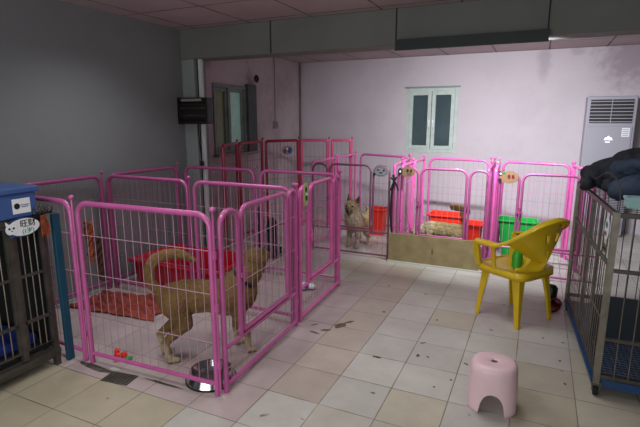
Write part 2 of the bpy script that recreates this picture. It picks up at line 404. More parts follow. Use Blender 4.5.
# heater on the pillar
h = empty('wall_heater', (-3.2, 3.86, 1.53), rz=math.radians(-2), label='black electric bar heater with a grille mounted on the pillar', cat='heater')
b_ = MB(); b_.box((-.212, -.02, -.135), (-.175, .06, .135)).box((.178, -.02, -.125), (.212, .06, .125)).box((-.175, -.01, .085), (.178, .06, .13)).box((-.175, -.01, -.13), (.178, .06, -.095)).box((-.175, .045, -.095), (.178, .06, .085))
b_.build('housing', M['black'], h, smooth=False, bevel=.006)
MB().box((-.13, -.0135, .094), (.13, -.0095, .118)).build('control_strip', M['outlet'], h, smooth=False)
for z in (-.045, .03): MB().tube([(-.172, .02, z), (.175, .02, z)], .010, 10).build('heating_tube', M['steeldark'], h)
g_ = MB()
for k in range(15): g_.tube([(-.165+k*.0235, -.006, -.095), (-.165+k*.0235, -.006, .085)], .0018, 4)
for z in (-.06, -.02, .02, .06): g_.tube([(-.172, -.007, z), (.175, -.007, z)], .0018, 4)
g_.build('grille', M['steeldark'], h)
MB().box((-.15, .06, -.05), (-.03, .078, .05)).build('bracket', M['black'], h, smooth=False)
c_ = MB(); c_.tube(spline([(-3.17, 3.90, 1.40), (-3.165, 3.90, 1.25), (-3.15, 3.90, 1.1), (-3.14, 3.9, 1.02)]), .006, 6)
o = c_.build('power_cord', M['blackm']); tag(o, 'black power cord with a plug hanging below the wall heater', 'cord')
MB().box((-3.158, 3.885, .975), (-3.122, 3.915, 1.025)).build('plug', M['black'], o, smooth=False, bevel=.005)

# floor-standing air conditioner
ac = empty('air_conditioner', (.755, 6.72, 0), label='white floor-standing air conditioner with louvres and a lit display', cat='air conditioner')
MB().box((-.262, 0, 0.02), (.262, .28, 1.72)).build('cabinet', M['acw'], ac, smooth=False, bevel=.012)
MB().box((-.235, -.014, .06), (.235, -.001, 1.36)).build('front_panel', M['acw'], ac, smooth=False, bevel=.006)
MB().box((-.225, -.004, 1.40), (.225, .01, 1.68)).build('outlet_recess', M['acdk'], ac, smooth=False)
for k in range(7):
    MB().box((-.225, -.022, 1.412+k*.040), (.225, -.006, 1.421+k*.040), Matrix.Translation((0,0,0))).build('louvre', M['acw'], ac, smooth=False)
MB().box((-.004, -.018, 1.40), (.004, -.006, 1.68)).build('louvre_link', M['acgrey'], ac, smooth=False)
dd = MB(); dd.add([(-.045, -.016, 1.20), (.045, -.016, 1.20), (.03, -.016, 1.228), (.012, -.016, 1.232), (0, -.016, 1.25), (-.012, -.016, 1.232), (-.03, -.016, 1.228)], [(0,1,2,3,4,5,6)]); dd.box((-.03, -.017, 1.172), (.02, -.0155, 1.178))
dd.build('display', M['led'], ac, smooth=False)
st = MB().box((.13, -.016, 1.24), (.21, -.0145, 1.345)).build('sticker', M['white'], ac, smooth=False)
for k in range(4): MB().box((.138, -.0175, 1.255+k*.022), (.20, -.0162, 1.262+k*.022)).build('printed_line', M['greycard'], st, smooth=False)
MB().box((-.25, .02, 0), (.25, .26, .02)).build('base', M['acgrey'], ac, smooth=False)

# ------------------------------------------------------------------ pen panels
def wires(mb, x0, x1, z0, z1, sp, hz, r=.0021, arch=None):
    """vertical wires every sp, horizontals at hz; arch = corner radius at the top"""
    n = max(1, round((x1-x0)/sp))
    for k in range(1, n):
        x = x0+(x1-x0)*k/n; zt = z1
        if arch:
            d = min(x-x0, x1-x)
            if d < arch: zt = z1-arch+math.sqrt(max(0, arch**2-(arch-d)**2))
        mb.tube([(x, 0, z0), (x, 0, zt)], r, 4)
    for z in hz: mb.tube([(x0, -.003, z), (x1, -.003, z)], r*1.15, 4)
def arch_pts(x0, x1, zb, zt, r):
    return [(x0, 0, zb)]+[(x0, 0, zb+(zt-r-zb)*.5)]+arc(x0+r, zt-r, r, PI, PI/2)+arc(x1-r, zt-r, r, PI/2, 0)+[(x1, 0, zb+(zt-r-zb)*.5), (x1, 0, zb)]
def pin(root, x, h, m, knob=True):
    p = MB().tube([(x, 0, .02), (x, 0, h+.004)], .006, 8)
    for z in (.18, .5, .78): p.tube([(x, 0, z-.02), (x, 0, z+.02)], .011, 8)
    o = p.build('hinge_pin', m, root)
    if knob: MB().ball((x, 0, h+.014), .0165, sz=.85).build('knob', m, o)
def panel(p0, p1, kind, m, wm, label, h=1.0, pin_end=1, arches=None, group=None, z0=0, zr=.25, hz=None, sp=.056, r=.0152, wr=.0018, cr=.075):
    p0 = Vector((p0[0], p0[1], z0)); p1 = Vector((p1[0], p1[1], z0)); d = p1-p0; W = d.length
    root = empty('wire_fence' if kind == 'plain' else 'wire_gate', p0, math.atan2(d.y, d.x), label=label, cat='fence', group=group)
    hz = hz or (.30, .57, .80)
    if kind == 'plain':
        a, b = .02, W-.02
        fr = MB().tube(arch_pts(a, b, .0, h-r, cr), r, 10); fr.tube([(a, 0, .065), (b, 0, .065)], r*.8, 8)
        fr.build('frame', m, root)
        wb = MB(); wires(wb, a, b, .065, h-r, sp, hz, wr, cr); wb.build('wire_grid', wm, root)
    else:
        w1, w2 = arches
        a, b = .02, W-.02
        # outer frame: ground-length outer tubes, narrow side arches, cross rail and bottom rail
        for (s0, s1, left) in ((a, a+w1, True), (b-w2, b, False)):
            rr = min((s1-s0)*.48, .075)
            P = arch_pts(s0, s1, .0, h-r, rr)
            if left: P[-1] = (s1, 0, zr)
            else: P[0] = (s0, 0, zr)
            MB().tube(P, r, 10).build('side_arch', m, root)
            wb = MB(); wires(wb, s0, s1, zr, h-r, sp, hz, wr, rr); wb.build('wire_grid', wm, root)
        MB().tube([(a, 0, zr), (b, 0, zr)], r*.75, 8).tube([(a, 0, .035), (b, 0, .035)], r*.9, 8).build('bottom_frame', m, root)
        wb = MB(); wires(wb, a, b, .035, zr, sp, (.13,), wr); wb.build('lower_wire_grid', wm, root)
        g0, g1 = a+w1+.03, b-w2-.03
        g = MB().tube(arch_pts(g0, g1, zr+.03, h-r, .07), r*.95, 10); g.tube([(g0, 0, zr+.03), (g1, 0, zr+.03)], r*.9, 8)
        g = g.build('door', m, root)
        wb = MB(); wires(wb, g0, g1, zr+.03, h-r, sp, hz, wr, .07); wb.build('wire_grid', wm, g)
        la = MB().box((g0-.035, -.022, .60), (g0+.02, -.012, .625)).tube([(g0-.008, -.02, .57), (g0-.008, -.02, .655)], .009, 8)
        la.build('latch', m, g)
    if pin_end is not None:
        pin(root, W if pin_end else 0, h, m)
    return root

GA = None
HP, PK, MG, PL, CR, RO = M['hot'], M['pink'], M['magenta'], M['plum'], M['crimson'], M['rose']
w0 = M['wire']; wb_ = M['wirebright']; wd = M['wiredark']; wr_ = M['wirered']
front = panel((-2.37, 1.80), (-1.43, 1.835), 'plain', PK, w0, 'pink wire pen panel nearest the camera, in front of the tan dog')
panel((-3.33, 1.84), (-2.39, 1.80), 'plain', PK, w0, 'pink wire pen panel running behind the steel kennel with blue box')
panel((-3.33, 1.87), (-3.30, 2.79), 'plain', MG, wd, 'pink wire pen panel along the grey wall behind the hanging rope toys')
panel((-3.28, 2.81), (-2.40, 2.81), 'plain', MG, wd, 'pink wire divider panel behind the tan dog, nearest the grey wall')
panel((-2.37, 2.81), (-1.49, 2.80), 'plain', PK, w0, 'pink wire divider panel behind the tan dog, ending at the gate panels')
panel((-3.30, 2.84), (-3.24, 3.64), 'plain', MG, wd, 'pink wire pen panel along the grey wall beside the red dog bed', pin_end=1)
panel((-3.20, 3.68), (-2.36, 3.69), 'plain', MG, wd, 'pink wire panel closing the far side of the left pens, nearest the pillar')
panel((-2.33, 3.69), (-1.53, 3.70), 'plain', PK, w0, 'pink wire panel closing the far side of the left pens, at the aisle corner')
panel((-1.425, 1.86), (-1.47, 2.795), 'gate', PK, w0, 'pink arched gate panel beside the steel bowl, closing the tan dog pen', arches=(.165, .105))
panel((-1.475, 2.83), (-1.515, 3.685), 'gate', HP, wb_, 'hot pink arched gate panel with an oval yellow-green sticker', arches=(.15, .15))
# back row of pens
YR = 4.62
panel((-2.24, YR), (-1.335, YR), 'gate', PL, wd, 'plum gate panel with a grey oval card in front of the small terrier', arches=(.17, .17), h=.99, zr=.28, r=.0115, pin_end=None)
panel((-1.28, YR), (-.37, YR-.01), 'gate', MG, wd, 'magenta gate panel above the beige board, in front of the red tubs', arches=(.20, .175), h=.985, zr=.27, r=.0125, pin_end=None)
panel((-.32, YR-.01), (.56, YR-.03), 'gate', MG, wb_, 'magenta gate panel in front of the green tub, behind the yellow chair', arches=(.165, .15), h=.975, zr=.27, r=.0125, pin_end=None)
def side(x, x2, ya, ym, yb, m, where, wm=wb_):
    panel((x, ya), ((x+x2)/2, ym-.02), 'plain', m, wm, 'bright pink wire side panel %s, near half' % where, h=1.0, cr=.03)
    panel(((x+x2)/2, ym+.02), (x2, yb), 'plain', m, wm, 'bright pink wire side panel %s, far half' % where, h=1.0, cr=.03)
side(-2.26, -2.24, 4.68, 5.36, 6.02, HP, 'between the red pens and the small terrier')
side(-1.325, -1.42, 4.68, 5.2, 5.72, HP, 'right of the grey oval card')
side(-1.245, -1.24, 4.68, 5.16, 5.68, HP, 'left of the magenta board pen', wm=w0)
side(-.41, -.44, 4.68, 5.2, 5.66, M['magenta'], 'between the red tubs and the green tub')
side(-.345, -.385, 4.66, 5.16, 5.6, HP, 'left of the green tub, beside the darker panel')
side(.47, .34, 4.65, 5.0, 5.42, HP, 'between the green tub and the steel cage')
panel((-2.2, 6.05), (-1.45, 5.78), 'plain', PK, wd, 'pink back panel of the small terrier pen below the window', h=1.0)
panel((-1.20, 5.72), (-.48, 5.66), 'plain', PK, wd, 'pink back panel behind the red tubs', h=1.0)
panel((-.36, 5.63), (.33, 5.46), 'plain', PK, wd, 'pink back panel behind the green tub', h=1.0)
# tall crimson pens
HR = 1.19
def rp(a, b, k, l, **kw): return panel(a, b, k, kw.pop('m', CR), wr_, l, h=HR, hz=(.35, .68, .95), r=.019, cr=.03, **kw)
rp((-3.06, 4.14), (-3.20, 4.62), 'plain', 'crimson fence panel under the left window, nearest the camera', pin_end=1)
rp((-3.20, 4.64), (-3.20, 5.18), 'plain', 'crimson fence panel below the right edge of the left window')
rp((-3.18, 5.20), (-2.93, 5.67), 'plain', 'crimson fence panel carrying a small blue and orange card')
rp((-2.92, 5.68), (-2.57, 5.855), 'plain', 'rose red fence panel right of the card, its left half', m=RO)
rp((-2.55, 5.865), (-2.29, 5.99), 'plain', 'rose red fence panel ending where the bright pink pens begin', m=RO)
# ------------------------------------------------------------------ oval cards
def card(parent_loc, rz, rx, rzv, base, marks, label, name='name_card', cat='card'):
    r_ = empty(name, parent_loc, rz, label=label, cat=cat)
    b1 = MB(); disc(b1, rx, rzv, .003); b1.build('card_face', base, r_)
    for k_, (mm, cx, cz, a, b) in enumerate(marks):
        q = MB(); disc(q, a, b, .0012, cx, cz, -.003-.0008*k_, 16); q.build('printed_mark', mm, r_)
    return r_
IK = M['ink']; WH = M['white']
card((-1.44, YR-.018, .925), 0, .085, .055, M['greycard'], [(IK, -.005, 0, .070, .044), (M['greycard'], -.005, 0, .066, .040), (IK, -.03, .014, .013, .009), (IK, .03, .012, .011, .011), (IK, 0, -.012, .02, .006), (IK, -.068, -.03, .015, .012)], 'grey oval card with a drawn face on the plum gate panel')
card((-1.165, YR-.018, .935), 0, .075, .052, M['tan'], [(IK, -.075, 0, .024, .035), (WH, -.075, 0, .009, .013), (IK, .0, .012, .012, .018), (IK, .035, .01, .010, .018), (M['brown'], .018, -.02, .025, .010)], 'tan oval card with dark marks left of the magenta gate')
card((-.225, YR-.03, .93), 0, .083, .058, M['tan'], [(IK, -.075, .03, .018, .022), (IK, -.078, -.028, .018, .015), (WH, -.072, .03, .010, .008), (M['shoered'], .0, .008, .012, .018), (M['shoered'], .034, .008, .012, .016), (M['green'], -.045, .042, .012, .006)], 'tan oval card with a round face, on the panel before the green tub')
card((-1.462, 2.925, .93), PI/2+.04, .045, .085, M['yelcard'], [(IK, 0, .035, .016, .02), (IK, .005, -.025, .018, .022), (WH, .005, .0, .012, .010)], 'tall oval yellow-green card with black spots on the hot pink gate panel')
card((-3.005, 5.48, 1.045), math.radians(60), .085, .06, M['greycard'], [(M['inkblue'], .03, .0, .03, .04), (M['rope'], -.04, -.01, .022, .03), (WH, -.005, .02, .014, .014)], 'small card with blue and orange marks on the crimson gate')

# black strap tying two gates
s = MB().tube(spline([(-1.312, YR-.02, .90), (-1.30, YR-.028, .84), (-1.318, YR-.025, .72), (-1.325, YR-.022, .5), (-1.31, YR-.022, .3)]), [.012]*24+[.009], 6)
s.tube(spline([(-1.33, YR-.03, .87), (-1.28, YR-.04, .82), (-1.25, YR-.035, .74)]), .010, 6).tube(spline([(-1.27, YR-.035, .88), (-1.31, YR-.04, .80), (-1.33, YR-.03, .74)]), .009, 6)
tag(s.build('leash', M['blackm']), 'black leash knotted and hanging between the grey card and tan card', 'leash')

# beige board in front of the back row
bd = MB().box((-1.325, YR-.075, .02), (-.43, YR-.06, .31)).build('kick_board', M['plank'], smooth=False, bevel=.003)
tag(bd, 'low beige board standing against the magenta pen with a dark smudge', 'board')
disc_ = MB(); disc(disc_, .012, .035, .001, -.875, .16, YR-.075, 10); disc_.build('smudge', M['stain'], bd)
MB().box((-1.33, YR-.085, .0), (-.40, YR-.055, .022)).build('chipped_edge', M['paper'], bd, smooth=False)

# ------------------------------------------------------------------ tubs
def tub(loc, w, d, h, m, label, rz=0, rim=.012, flare=.82, group=None):
    r_ = empty('plastic_tub', loc, rz, label=label, cat='tub', group=group)
    def ring(a, b, z, n=6, rr=.03):
        P = []
        for (sx, sy, a0) in ((1, 1, 0), (-1, 1, PI/2), (-1, -1, PI), (1, -1, 1.5*PI)):
            for k in range(n+1):
                t = a0+PI/2*k/n; P.append((sx*(a-rr)+rr*math.cos(t), sy*(b-rr)+rr*math.sin(t), z))
        return P
    A = [ring(w/2*flare, d/2*flare, 0), ring(w/2*.97, d/2*.97, h*.9), ring(w/2, d/2, h), ring(w/2+rim, d/2+rim, h), ring(w/2+rim, d/2+rim, h-.02)]
    I = [ring(w/2-.005, d/2-.005, h-.004), ring(w/2*flare-.005, d/2*flare-.005, .008)]
    rings = [A[4], A[3], A[2], I[0], I[1]]
    n = len(A[0]); mbb = MB(); fs = []; vs = []
    for R_ in rings: vs += R_
    for i in range(len(rings)-1):
        for k in range(n): fs.append((i*n+k, i*n+(k+1) % n, (i+1)*n+(k+1) % n, (i+1)*n+k))
    fs.append(tuple((len(rings)-1)*n+k for k in range(n)))
    mbb.add(vs, fs); vs = A[0]+A[1]+A[2]; fs = [tuple(range(n))[::-1]]
    for i in range(2):
        for k in range(n): fs.append((i*n+k, i*n+(k+1) % n, (i+1)*n+(k+1) % n, (i+1)*n+k))
    mbb.add(vs, fs); mbb.build('basin', m, r_)
    MB().tube([(x, y, z-.01) for (x, y, z) in ring(w/2+rim, d/2+rim, h)], .006, 6, closed=True).build('rim', m, r_)
    return r_
tub((-.89, 5.38, 0), .38, .26, .395, M['redtub'], 'larger red plastic tub behind the curled-tail dog')
tub((-.565, 5.12, 0), .18, .24, .37, M['redtub'], 'smaller red plastic tub beside the dark pink side panel')
tub((-1.80, 5.66, 0), .22, .20, .34, M['redtub'], 'red plastic tub beside the small terrier')
tub((-.14, 5.33, 0), .38, .22, .405, M['green'], 'green plastic tub behind the yellow chair', flare=.7)
# stand boxes lifting nothing: the tubs rest on the floor
# red bed in the left pen
b0 = tub((-2.74, 3.20, 0), .92, .56, .24, M['redbed'], 'dark red plastic dog bed behind the tan dog tail', flare=.9, rim=.02)

# rumpled orange-red cloth
def cloth(cx, cy, w, d, m, name, label, cat, seed=0, rz=0, amp=.03, nx_=40, ny_=26):
    vs = []; fs = []
    for j in range(ny_+1):
        for i in range(nx_+1):
            u = i/nx_-.5; v = j/ny_-.5
            e = 1+.25*noise.noise(Vector((u*3+seed, v*3, 1)))
            x = u*w*e; y = v*d*(1+.25*noise.noise(Vector((u*4, v*2+seed, 5))))
            z = .006+amp*max(0, abs(noise.noise(Vector((u*5+seed, v*11+u*6, 0))))*1.7)*(1-.6*(2*max(abs(u), abs(v)))**4)
            vs.append((x, y, z))
    for j in range(ny_):
        for i in range(nx_):
            a = j*(nx_+1)+i; fs.append((a, a+1, a+nx_+2, a+nx_+1))
    o = MB().add(vs, fs).build(name, m, loc=(cx, cy, 0), rot=(0, 0, rz), solid=.006)
    return tag(o, label, cat)
cloth(-2.86, 2.55, .80, .38, M['orangemat'], 'rumpled_cloth', 'rumpled orange-red cloth lying on the pen floor by the wall', 'cloth', seed=2, rz=.1, amp=.05, nx_=64, ny_=44)

# hanging rope toys
for (y, z0, z1, m_, lab) in ((1.93, .62, .86, M['rope'], 'orange knotted rope toy hanging inside the front pen corner post'), (1.99, .52, .78, M['ropedk'], 'dark brown rope toy hanging beside the orange rope toy')):
    s = MB(); x = -2.355 if m_ is M['rope'] else -2.285
    for k in range(3):
        P = [(x+.028*math.sin(k*2.1+t*1.3), 1.865+.014*math.cos(k*2.1+t*1.5), z1-(z1-z0)*t/8) for t in range(9)]
        s.tube(spline(P, 3), .010, 6)
    s.ball((x, 1.865, z1-.06), .026); s.ball((x, 1.865, z0+.05), .022)
    tag(s.build('rope_toy', m_), lab, 'rope toy')

# ------------------------------------------------------------------ steel bowl
bw = empty('dog_bowl', (-1.585, 1.955, 0), label='round steel dog bowl upside rim on a black ring inside the front pen corner', cat='bowl')
bw['label'] = 'round shiny steel dog bowl on the floor at the front pen corner'
MB().lathe([(.08, .010), (.138, .010), (.134, .02), (.112, .058), (.116, .062), (.106, .061), (.088, .028), (.001, .024)], 40, cap=False).build('bowl', M['bowl'], bw)
MB().lathe([(.11, 0), (.141, 0), (.143, .010), (.11, .010), (.11, 0)], 40, cap=False).build('rubber_ring', M['blackm'], bw)

# ------------------------------------------------------------------ plastic stool
def squircle(a, b, p, n, z, twist=0):
    P = []
    for k in range(n):
        t = 2*PI*k/n; c, s_ = math.cos(t), math.sin(t)
        P.append((a*math.copysign(abs(c)**p, c), b*math.copysign(abs(s_)**p, s_), z))
    return P
def stool():
    r_ = empty('step_stool', (-.115, 2.37, 0), math.radians(4), label='small pale pink plastic step stool with a hole in the seat', cat='stool')
    n = 96; H = .265
    levels = [(0, .140), (.02, .139), (.04, .136), (.10, .1295), (.15, .1245), (.2, .119), (.235, .114), (.252, .108), (.262, .098)]
    def openh(t):  # arch height in direction t
        best = 0
        for c in (0, PI/2, PI, 1.5*PI):
            d = abs((t-c+PI) % (2*PI)-PI); w = .45
            if d < w: best = max(best, .122*math.sqrt(1-(d/w)**2)+.0)
        return best
    vs = []; fs = []
    for li, (z, a) in enumerate(levels):
        for k in range(n):
            t = 2*PI*k/n; c, s_ = math.cos(t), math.sin(t); p = .84
            o = openh(t)
            zz = max(z, o) if z < .15 else z
            if z < .15:
                # compress the lower levels above the arch
                zz = o+(.15-o)*(z/.15) if o > 0 else z
            aa = .138-(zz/.262)*.017 if z < .235 else a+.010
            vs.append((aa*math.copysign(abs(c)**p, c), aa*.95*math.copysign(abs(s_)**p, s_), zz))
    m_ = len(levels)
    for i in range(m_-1):
        for k in range(n): fs.append((i*n+k, i*n+(k+1) % n, (i+1)*n+(k+1) % n, (i+1)*n+k))
    # top rings to the hole
    for (a, z) in ((.098, .267), (.060, .265), (.022, .264), (.018, .262), (.017, .25)):
        q = .8 if a > .03 else 1
        vs += [(a*math.copysign(abs(math.cos(2*PI*k/n))**q, math.cos(2*PI*k/n)), a*.95*math.copysign(abs(math.sin(2*PI*k/n))**q, math.sin(2*PI*k/n)), z) for k in range(n)]
    for i in range(m_-1, m_+4):
        for k in range(n): fs.append((i*n+k, i*n+(k+1) % n, (i+1)*n+(k+1) % n, (i+1)*n+k))
    o = MB().add(vs, fs).build('shell', M['stool'], r_)
    md = o.modifiers.new('s', 'SOLIDIFY'); md.thickness = .004; md.offset = -1
    r_.scale = (.92, .92, .92)
stool()

# ------------------------------------------------------------------ yellow armchair
def armchair():
    # local frame: +x faces forward, y left; feet form a rectangle
    A, B, C_ = Vector((-.34, 3.57)), Vector((-.045, 3.375)), Vector((.185, 3.64))
    fwd = (A-B).normalized(); ctr = (A+C_)/2
    ang = math.atan2(fwd.y, fwd.x)
    r_ = empty('armchair', (ctr.x, ctr.y, 0), ang, label='yellow plastic armchair with a slotted back, facing away beside the cage', cat='chair')
    fx_, bx_ = .185, -.175   # front / rear feet x
    hw = .175                # half width at the feet
    Y = M['yellow']
    sh = .40
    # legs: tapered L-section channels
    for (x, y, tx, ty) in ((.195, .185, .16, .175), (.165, -.215, .16, -.175), (-.172, .175, -.15, .17), (-.185, -.205, -.15, -.17)):
        sy = 1 if y > 0 else -1; sx = 1 if x > 0 else -1
        mbx = MB()
        def sec(cx, cy, w, z):
            t = .012
            return [(cx, cy, z), (cx-sx*w, cy, z), (cx-sx*w, cy-sy*t, z), (cx-sx*t, cy-sy*t, z), (cx-sx*t, cy-sy*w, z), (cx, cy-sy*w, z)]
        L0 = sec(x, y, .032, 0); L1 = sec((x+tx)/2, (y+ty)/2, .045, sh*.5); L2 = sec(tx, ty, .07, sh-.02)
        vs = L0+L1+L2; fs = [(0,1,2,3,4,5), (17,16,15,14,13,12)]
        for i in range(2):
            for k in range(6): fs.append((i*6+k, i*6+(k+1) % 6, (i+1)*6+(k+1) % 6, (i+1)*6+k))
        mbx.add(vs, fs); mbx.build('leg', Y, r_, smooth=False, bevel=.004)
    # seat: dished
    n, m_ = 16, 16; vs = []; fs = []
    for j in range(m_+1):
        for i in range(n+1):
            u = i/n*2-1; v = j/m_*2-1
            x = .01+.195*u*(1-.06*v*v); y = .20*v*(1-.08*max(0, -u))
            z = sh-.018*(1-u*u)*(1-v*v)*1.2+.0-.03*max(0, u-.75)
            vs.append((x, y, z))
    for j in range(m_):
        for i in range(n):
            a = j*(n+1)+i; fs.append((a, a+1, a+n+2, a+n+1))
    MB().add(vs, fs).build('seat', Y, r_, solid=.010)
    # apron round the seat
    P = squircle(.205, .205, .35, 48, 0); vs = [(x+.01, y, sh-.045) for x, y, z in P]+[(x*.985+.01, y*.985, sh+.004) for x, y, z in P]
    fs = [(k, (k+1) % 48, 48+(k+1) % 48, 48+k) for k in range(48)]
    MB().add(vs, fs).build('apron', Y, r_, solid=.008)
    # back + arm rim: one sweeping strip from front left, round the back, to front right
    rim = [(.19, .225, .585), (.10, .235, .59), (0, .238, .592), (-.09, .240, .635), (-.19, .215, .71), (-.255, .135, .77), (-.275, 0, .79)]
    rim = rim+[(x, -y, z) for x, y, z in rim[-2::-1]]
    S = spline(rim, 6); ctrp = Vector((0, 0, 0))
    vs = []; fs = []; m2 = len(S)
    for k, p in enumerate(S):
        t = (S[min(k+1, m2-1)]-S[max(k-1, 0)]).normalized()
        out = Vector((t.y, -t.x, 0)).normalized()
        if out.dot(Vector((p.x-.02, p.y, 0))) < 0: out = -out
        w = .028
        for (a, b) in ((-w*.9, .0), (-w*.5, .008), (w*.4, .006), (w, -.008), (w*.95, -.022), (w*.7, -.02), (w*.6, -.008), (-w*.9, -.008)):
            vs.append(p+out*a+Vector((0, 0, b)))
    for k in range(m2-1):
        for q in range(8): fs.append((k*8+q, k*8+(q+1) % 8, (k+1)*8+(q+1) % 8, (k+1)*8+q))
    fs += [tuple(range(8)), tuple((m2-1)*8+q for q in range(8))]
    MB().add(vs, fs).build('arm_rail', Y, r_)
    # arm fronts going down to the seat
    for sgn in (1, -1):
        MB().add([(.215, sgn*.245, .575), (.165, sgn*.245, .575), (.160, sgn*.205, .39), (.205, sgn*.205, .39), (.215, sgn*.205, .575), (.165, sgn*.21, .575), (.160, sgn*.185, .39), (.205, sgn*.185, .39)],
            [(0,1,2,3), (7,6,5,4), (0,4,5,1), (1,5,6,2), (2,6,7,3), (3,7,4,0)]).build('arm_post', Y, r_, smooth=False, bevel=.006)
        MB().add([(.06, sgn*.24, .59), (.025, sgn*.24, .59), (.03, sgn*.20, .40), (.06, sgn*.20, .40), (.06, sgn*.225, .59), (.025, sgn*.225, .59), (.03, sgn*.188, .40), (.06, sgn*.188, .40)],
            [(0,1,2,3), (7,6,5,4), (0,4,5,1), (1,5,6,2), (2,6,7,3), (3,7,4,0)]).build('arm_slat', Y, r_, smooth=False, bevel=.004)
    # backrest shell with slots
    nu, nv = 44, 22
    def bp(u, v):   # u -1..1 across, v 0..1 up
        i = (u*.5+.5); tt = 2+i*8.6+.7
        f_ = tt/12*(m2-1); k = max(0, min(m2-2, int(f_))); p = S[k].lerp(S[k+1], f_-k)
        base = Vector((-.175+.03*u*u+.04*abs(u)**3, .195*u, sh-.045))
        q = base.lerp(p, v); q.x += -.012*math.sin(v*PI)
        return q
    slots = [(-.40, .42, .03, .09), (-.14, .38, .03, .10), (.14, .38, .03, .10), (.40, .42, .03, .09),
             (-.40, .70, .03, .08), (-.14, .70, .03, .08), (.14, .70, .03, .08), (.40, .70, .03, .08), (0, .90, .12, .035)]
    def hole(u, v): return any(abs(u-a)/c < 1 and abs(v-b)/d < 1 for a, b, c, d in slots)
    vs = []; fs = []
    for j in range(nv+1):
        for i in range(nu+1): vs.append(bp(i/nu*2-1, j/nv))
    for j in range(nv):
        for i in range(nu):
            if hole((i+.5)/nu*2-1, (j+.5)/nv): continue
            a = j*(nu+1)+i; fs.append((a, a+1, a+nu+2, a+nu+1))
    MB().add(vs, fs).build('backrest', Y, r_, solid=.006)
    return r_
chair = armchair()

# brown bag and green bottle on the chair seat
gb = MB().lathe([(.03, 0), (.036, .006), (.036, .09), (.030, .115), (.014, .14), (.014, .15)], 20)
ob = gb.build('plastic_bottle', M['greenlt'], loc=(-.075, 3.525, .404)); tag(ob, 'bright green plastic bottle standing on the chair seat beside the near armrest', 'bottle')
MB().lathe([(.016, .148), (.016, .166)], 16).build('cap', M['green'], ob)

